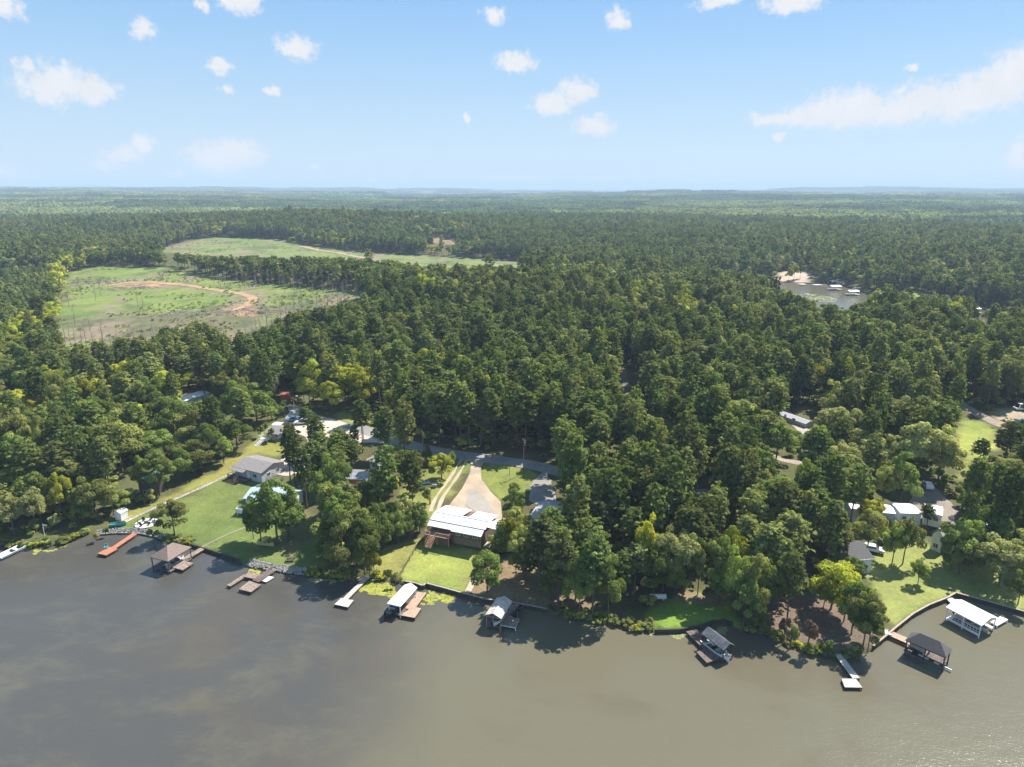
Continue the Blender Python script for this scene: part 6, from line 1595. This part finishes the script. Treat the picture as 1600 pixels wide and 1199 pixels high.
for k in range(6):
    a = k * math.pi / 3 + .3; p = c + [1.55*math.cos(a), 1.55*math.sin(a), .052]
    if chair0 is None:
        f_ = frame(p, (-math.sin(a), math.cos(a))); chair0 = thing('garden_chair', 'black garden chair on the round patio, on its right edge', 'chair', p, 'garden chairs round the fire pit')
        part('seat', MB().box(f_, -.32, .32, -.3, .3, .3, .38), M_DARK, chair0); part('backrest', MB().box(f_, -.32, .32, -.38, -.31, .3, .95), M_DARK, chair0)
        for sx in (-.3, .25):
            for sy in (-.28, .22): part('leg', MB().box(f_, sx, sx+.05, sy, sy+.05, 0, .298), M_DARK, chair0)
    else:
        o = chair0.copy(); o['label'] = 'black garden chair on the round patio, ' + ['on its right edge','at its upper right','at its upper left','on its left edge','at its lower left','at its lower right'][k]; COL.objects.link(o); o.location = tuple(p); o.rotation_euler = (0, 0, k * math.pi / 3)
        for ch in chair0.children:
            q = ch.copy(); COL.objects.link(q); q.parent = o
boat('rowing_boat', 'upturned teal and white dinghy on the grass below the round patio', G(185, 822), (1, .25), 3.6, 1.3, M_TEAL, z=Gz(*G(185, 822)[:2]) + .15, motor=False)
boat('kayak', 'pale yellow kayak lying on the lawn under the big oak', G(416, 853), (1, -.15), 3.9, .8, M_YEL, z=Gz(*G(416, 853)[:2]) + .15, motor=False, cat='kayak')
r = thing('picnic_table', 'small dark picnic table on the shaded lawn left of the kayak', 'picnic table', G(455, 876)); f_ = frame(G(455, 876), (1, .1))
part('table_top', MB().box(f_, -.9, .9, -.4, .4, .7, .76), M_POST, r)
for s in (-1, 1): part('bench', MB().box(f_, -.9, .9, s*.75-.15, s*.75+.15, .42, .47), M_POST, r); part('leg', MB().bar(f_(s*.7, -.7, 0), f_(s*.7, .3, .69), .08).bar(f_(s*.7, .7, 0), f_(s*.7, -.3, .69), .08), M_POST, r)
r = thing('grill', 'black barbecue grill on the lawn edge above the far right boathouse', 'grill', G(1483, 927)); g = G(1483, 927)
part('body', MB().tube(g + [0, 0, .75], g + [0, 0, 1.15], .42, .3, n=12), M_DARK, r); [part('leg', MB().bar(g + [x, y, 0], g + [x*.6, y*.6, .745], .05), M_DARK, r) for x, y in ((-.4, -.3), (.4, -.3), (0, .4))]
r = thing('flag_pole', 'small white pole with pennant on the mossy left bank', 'flag pole', G(70, 838)); g = G(70, 838)
part('shaft', MB().tube(g - [0, 0, .2], g + [0, 0, 3.2], .05), M_FRAME, r); part('pennant', MB().slab([g + [.05, 0, 3.1], g + [.9, .1, 3.0], g + [.9, .12, 2.6], g + [.05, .02, 2.6]], .03), M_FRAME, r)
r = thing('canopy', 'sky blue tarpaulin canopy under the trees at the left', 'canopy', G(136, 790)); g = G(136, 790); f_ = frame(g, (1, .1))
part('cover', MB().slab([f_(-1.4,-1.4,2.3),f_(1.4,-1.4,2.3),f_(1.4,1.4,2.5),f_(-1.4,1.4,2.5)], .04), mat('blue_tarp', (.10, .42, .60), .6), r)
for x in (-1.3, 1.3):
    for y in (-1.3, 1.3): part('post', MB().bar(f_(x, y, 0), f_(x, y, 2.28), .05), M_GALV, r)
r = thing('white_tank', 'white horizontal tank in shade at the back of the pointed lawn', 'tank', G(1028, 937)); g = G(1028, 937)
part('tank_body', MB().tube(g + [-1.6, 0, .7], g + [1.6, 0, .7], .5, n=12), M_WHITE, r, smooth=True); [part('saddle', MB().box(frame(g, (1, 0)), x, x+.3, -.4, .4, 0, .28), M_CONC, r) for x in (-1.2, .9)]
r = thing('play_set', 'small blue and pale play set beside the cottage deck', 'play set', G(368, 752)); f_ = frame(G(368, 752), (1, 0))
part('slide', MB().slab([f_(0,-1.8,.1),f_(.5,-1.8,.1),f_(.5,0,1.2),f_(0,0,1.2)], .05), M_TEAL, r); part('platform', MB().box(f_, -.5, .6, .003, 1.0, 1.15, 1.22), M_DECKPALE, r)
for x in (-.45, .5):
    for y in (.05, .9): part('leg', MB().bar(f_(x, y, 0), f_(x, y, 1.14), .07), M_DECKPALE, r)
# ------------------------------------------------------------------ far creek: little docks and boathouses
FAR = 'boat docks along the far creek'
for k, (px, py, w, roof, lab) in enumerate([(1308,443,17,1,'upper white roofed boathouse of the pair on the far creek'),(1308,451,17,1,'lower white roofed boathouse of the pair on the far creek'),(1336,459,17,1,'white roofed boathouse right of the pair on the far creek'),
   (1378,462,17,1,'pale roofed boathouse at the right bend of the far creek'),(1281,444,12,0,'low dock left of the boathouses on the far creek'),(1212,440,12,0,'small dock below the sandy clearing on the far creek'),
   (1529,487,12,1,'small boathouse at the far right arm of the creek, left one'),(1562,489,12,1,'small boathouse at the far right arm of the creek, right one'),(1342,447,9,0,'tiny dock by the grass bank of the far creek'),(1258,443,8,0,'tiny dock at the edge of the sandy clearing')]):
    a = P0(px - w / 2, py + 2, .8); b = P0(px + w / 2, py + 1.5, .8); W = np.linalg.norm((b - a)[:2]); F = frame((a[0], a[1], 0), b - a); D = 6.5
    r = thing('creek_boathouse' if roof else 'creek_dock', lab, 'boathouse' if roof else 'dock', F(W / 2, D / 2), FAR)
    part('decking', MB().box(F, 0, W, 0, D, .55, .75), M_DECKPALE, r)
    if roof:
        sl = gable_roof(F, .4, W - .4, .4, D - .4, 3.2, .9); m = MB(); [m.add(s.v, s.f) for s in sl]; part('roof', m, M_WHITEMETAL if k != 3 else M_TIN, r)
        for x in (.6, W / 2, W - .6):
            for y in (.6, D - .6): part('post', MB().bar(F(x, y, -1), F(x, y, 3.08), .18), M_WHITE, r)
    else:
        for x in (.2, W - .2): part('post', MB().bar(F(x, .2, -1), F(x, .2, 1.2), .15), M_POST, r)
algae('pads', [(1236,461),(1262,458),(1290,462),(1312,468),(1300,474),(1270,470),(1245,467)], (.11,.13,.06), 'scattered lily pads on the far creek', .56)
# brush piles in the cleared field
def brush(label, px, n, sx, sy):
    c = G(*px); m = MB(); rg = np.random.default_rng(n)
    for k in range(n):
        x, y = c[0] + rg.normal(0, sx), c[1] + rg.normal(0, sy); a = rg.uniform(0, 3.14); L = rg.uniform(1, 4); z = Gz(x, y) + rg.uniform(.1, 1.0)
        m.tube((x - math.cos(a)*L/2, y - math.sin(a)*L/2, z), (x + math.cos(a)*L/2, y + math.sin(a)*L/2, z + rg.uniform(-.3, .5)), rg.uniform(.08, .2), n=5)
    r = thing('brush_pile', label, 'brush pile', c); part('log', m, BARK_GREY, r, kind='stuff')
brush('long pale pile of felled brush at the middle of the near cleared field', (300, 490), 260, 22, 7)
brush('pale brush pile at the upper left of the near cleared field', (152, 440), 120, 12, 8)
brush('brush pile beside the reddish track in the near cleared field', (205, 451), 100, 10, 5)
brush('brush pile right of the bare red turning place', (410, 489), 110, 14, 5)
brush('small brush heap on the crest of the far cleared field', (430, 388), 80, 14, 9)
# ------------------------------------------------------------------ the single trees, each with its trunk and crown
LAND = [(229,818,'round patio'),(235,870,'brown hip roofed boathouse'),(405,735,'grey brown cottage'),(420,680,'small white house'),(500,680,'gravel lot'),(385,790,'pale blue roofed house'),(520,785,'chimney house'),
 (560,742,'carport'),(585,715,'grey box shed'),(670,755,'parked silver car'),(725,815,'white roofed lake house'),(745,745,'driveway'),(700,708,'road'),(845,800,'grey house'),(628,935,'white metal boathouse'),(780,955,'rusty tin boathouse'),
 (1120,1005,'dark tin boathouse'),(1060,965,'shaded pointed lawn'),(1250,655,'long mobile home'),(1440,795,'white campers'),(1465,828,'little gable cottage'),(1345,865,'dark roofed house'),(1555,826,'white roofed shed'),(1530,685,'bright lawn'),
 (1520,960,'large white boathouse'),(1330,1045,'pale L shaped dock'),(1450,1010,'dark shingled boathouse'),(222,750,'green cabin'),(183,803,'tiny white shed'),(305,620,'slanting woodland trailer'),(415,590,'short woodland trailer'),(985,640,'forest road'),
 (25,860,'flat white boat'),(170,855,'red brown dock'),(395,905,'weathered dock'),(545,935,'long pale dock'),(1597,640,'white van'),(300,490,'near cleared field'),(560,400,'far cleared field'),(1240,430,'sandy clearing'),(1330,790,'white roofed trailer'),(1070,775,'bend of the road')]
LW = [(G(a, b)[:2], a, b, n) for a, b, n in LAND]
ORD = ['first','second','third','fourth','fifth','sixth','seventh','eighth','ninth','tenth','eleventh','twelfth','thirteenth','fourteenth','fifteenth','sixteenth','seventeenth','eighteenth','nineteenth','twentieth']
TW = {'pine':'dark green','pine_grey':'pale green','green':'deep green','olive':'olive green','yellow':'yellow green','pale':'pale leaved','rust':'rusty brown','grey':'bare grey'}
KW = {'pine':('pine_tree','pine'),'broad':('broadleaf_tree','broadleaf'),'bush':('bush','bush'),'dead':('dead_tree','dead tree')}
recs = []
for t in TREES:
    recs.append(dict(x=t[0], y=t[1], z=t[2], h=t[3], w=t[4], k=t[5], t=t[6]))
for (cx, top, foot) in DEAD_PX:
    g = G(cx, foot); h = 14 * (foot - top) / 30.0 * g[1] / 560; recs.append(dict(x=g[0], y=g[1], z=g[2], h=float(np.clip(h, 7, 17)), w=5, k='dead', t='grey'))
for k in range(26):     # bare trunks along the front of the tree belt between the fields
    cx = 370 + k * 9.5 + RNG.uniform(-3, 3); g = G(cx, 446 + (cx - 370) * .045 + RNG.uniform(-3, 2)); recs.append(dict(x=g[0], y=g[1], z=g[2], h=RNG.uniform(10, 16), w=5, k='dead', t='grey'))
for k in range(46):     # dead trunks left along the near and right edges of the near field
    if k < 30: cx, cy = 95 + k * 9 + RNG.uniform(-4, 4), 552 - abs(k - 22) * .6 + RNG.uniform(-3, 5)
    else: cx, cy = 400 + (k - 30) * 10.5 + RNG.uniform(-4, 4), 520 - (k - 30) * 3.6 + RNG.uniform(-4, 4)
    g = G(cx, cy); recs.append(dict(x=g[0], y=g[1], z=g[2], h=RNG.uniform(8, 15), w=4.5, k='dead', t='grey'))
bucket = {}
for r in recs:
    r['px'], r['py'], r['dep'] = [float(v) for v in to_px(r['x'], r['y'], r['z'])]
    ds = sorted((math.hypot(r['x'] - l[0][0], r['y'] - l[0][1]), i) for i, l in enumerate(LW))
    d, i = ds[0]; l = LW[i]
    if d < 9: rel = 'beside the'
    elif r['y'] - l[0][1] > 9: rel = 'behind the' if d < 30 else 'far behind the'
    elif r['y'] - l[0][1] < -9: rel = 'in front of the'
    elif r['x'] > l[0][0]: rel = 'right of the'
    else: rel = 'left of the'
    med = {'pine': 19.5, 'broad': 14.5, 'bush': 3.5, 'dead': 12}[r['k']]
    r['size'] = 'tall' if r['h'] > med * 1.08 else ('short' if r['h'] < med * .9 else 'middling')
    r['rel'] = rel; r['lm'] = l[3]
    if r['k'] == 'dead' and r['dep'] > 640: r['rel'] += ' edge of the'
    bucket.setdefault((r['k'], r['t'], r['size'], rel, l[3]), []).append(r)
for (k, t, size, rel, lm), L in bucket.items():
    L.sort(key=lambda r: r['px'])
    for n, r in enumerate(L):
        nm = KW[k][1]; sz = size + ' '
        if len(L) == 1: r['label'] = f"{size} {TW[t]} {nm} {rel} {lm}"
        else: r['label'] = f"{ORD[n] if n < 20 else ('rightmost' if n == len(L) - 1 else ORD[len(L) - 1 - n] + ' from right')}{' from left' if n < 20 else ''} of {size} {TW[t]} {nm}s {rel} {lm}"
        r['label'] = r['label'].replace('bushs', 'bushes')
def link_tree(i, r):
    nm, cat = KW[r['k']]
    rg = random.Random(i * 7 + 3)
    if r['k'] == 'dead': tm, cm = DEADM[rg.randrange(4)]; h0, w0 = 15., 6.
    else:
        var = PROTO[(r['k'], r['t'])]; tm, cm = var[rg.randrange(len(var))]; h0, w0 = SIZE[r['k']]
    e = bpy.data.objects.new(nm, None); COL.objects.link(e); e.location = (r['x'], r['y'], r['z']); e.empty_display_size = 1
    e.rotation_euler = (rg.gauss(0, .02), rg.gauss(0, .02), rg.uniform(0, 6.283)); e.scale = (r['w'] / w0, r['w'] / w0, r['h'] / h0)
    tag(e, r['label'], {'pine': 'pine tree', 'broad': 'tree', 'bush': 'bush', 'dead': 'dead tree'}[r['k']], {'pine': 'pines round the lakeside plots', 'broad': 'broadleaf trees round the lakeside plots', 'bush': 'bushes on the plots', 'dead': 'bare dead trees of the cleared fields'}[r['k']])
    for nme, me in (('trunk', tm), ('branches' if r['k'] == 'dead' else 'crown', cm)):
        o = bpy.data.objects.new(nme, me); COL.objects.link(o); o.parent = e
for i, r in enumerate(recs): link_tree(i, r)
# grass in tufts on the cleared fields and scrub
Xf, Yf = [], []
for P_, st in ((FIELD1, 4.2), (FIELD2, 9.0)):
    A = np.array(P_); gx, gy = np.meshgrid(np.arange(A[:,0].min(), A[:,0].max(), st), np.arange(A[:,1].min(), A[:,1].max(), st)); gx = gx.ravel() + RNG.uniform(-st, st, gx.size) / 2; gy = gy.ravel() + RNG.uniform(-st, st, gy.size) / 2
    m = in_poly(gx, gy, P_) & (fbm(gx / 22, gy / 16, 3, 141) > .56) & (RNG.uniform(0, 1, gx.size) < .9)
    for T_ in (RED1, RED2): m &= ~in_poly(gx, gy, T_)
    Xf.append(gx[m]); Yf.append(gy[m])
Xf = np.concatenate(Xf); Yf = np.concatenate(Yf); hb = RNG.uniform(.35, 1.1, len(Xf)); 
br = []
for t in ('green', 'olive', 'pale', 'rust'):
    for v in PROTO[('bush', t)]: br.append(proto_objs(v)[1:])
scatter('field_scrub', 'patchy low scrub regrowing on the cleared fields', np.column_stack([Xf, Yf, H(Xf, Yf)]), RNG.choice(12, len(Xf), p=np.array([1,1,1,4,4,4,6,6,6,1,1,1]) / 36), np.column_stack([hb / 1.6, hb / 1.6, hb / 4]), zrot(len(Xf)), br)

# ------------------------------------------------------------------ the air
hz = bpy.data.materials.new('haze_air'); hz.use_nodes = True; nt = hz.node_tree; nt.nodes.clear()
out = nt.nodes.new('ShaderNodeOutputMaterial'); pv = nt.nodes.new('ShaderNodeVolumePrincipled')
pv.inputs['Color'].default_value = (.62, .80, 1.0, 1); pv.inputs['Density'].default_value = HAZE; pv.inputs['Anisotropy'].default_value = 0.0
nt.links.new(pv.outputs[0], out.inputs['Volume'])
zb, zt = -6.0, float(max(230.0, gZ.max() + 25))
c8 = [(x, y, z) for z in (zb, zt) for x, y in ((-37000, -4600), (37000, -4600), (37000, 37000), (-37000, 37000))]
me = mesh_np('haze', c8, [(3,2,1,0),(4,5,6,7),(0,1,5,4),(1,2,6,5),(2,3,7,6),(3,0,4,7)]); me.materials.append(hz)
o = bpy.data.objects.new('haze', me); COL.objects.link(o); o['kind'] = 'stuff'
print('trees', len(recs), 'rest', int(REST.sum()), 'gzmax', gZ.max(), 'ground', len(gW), 'far', None)
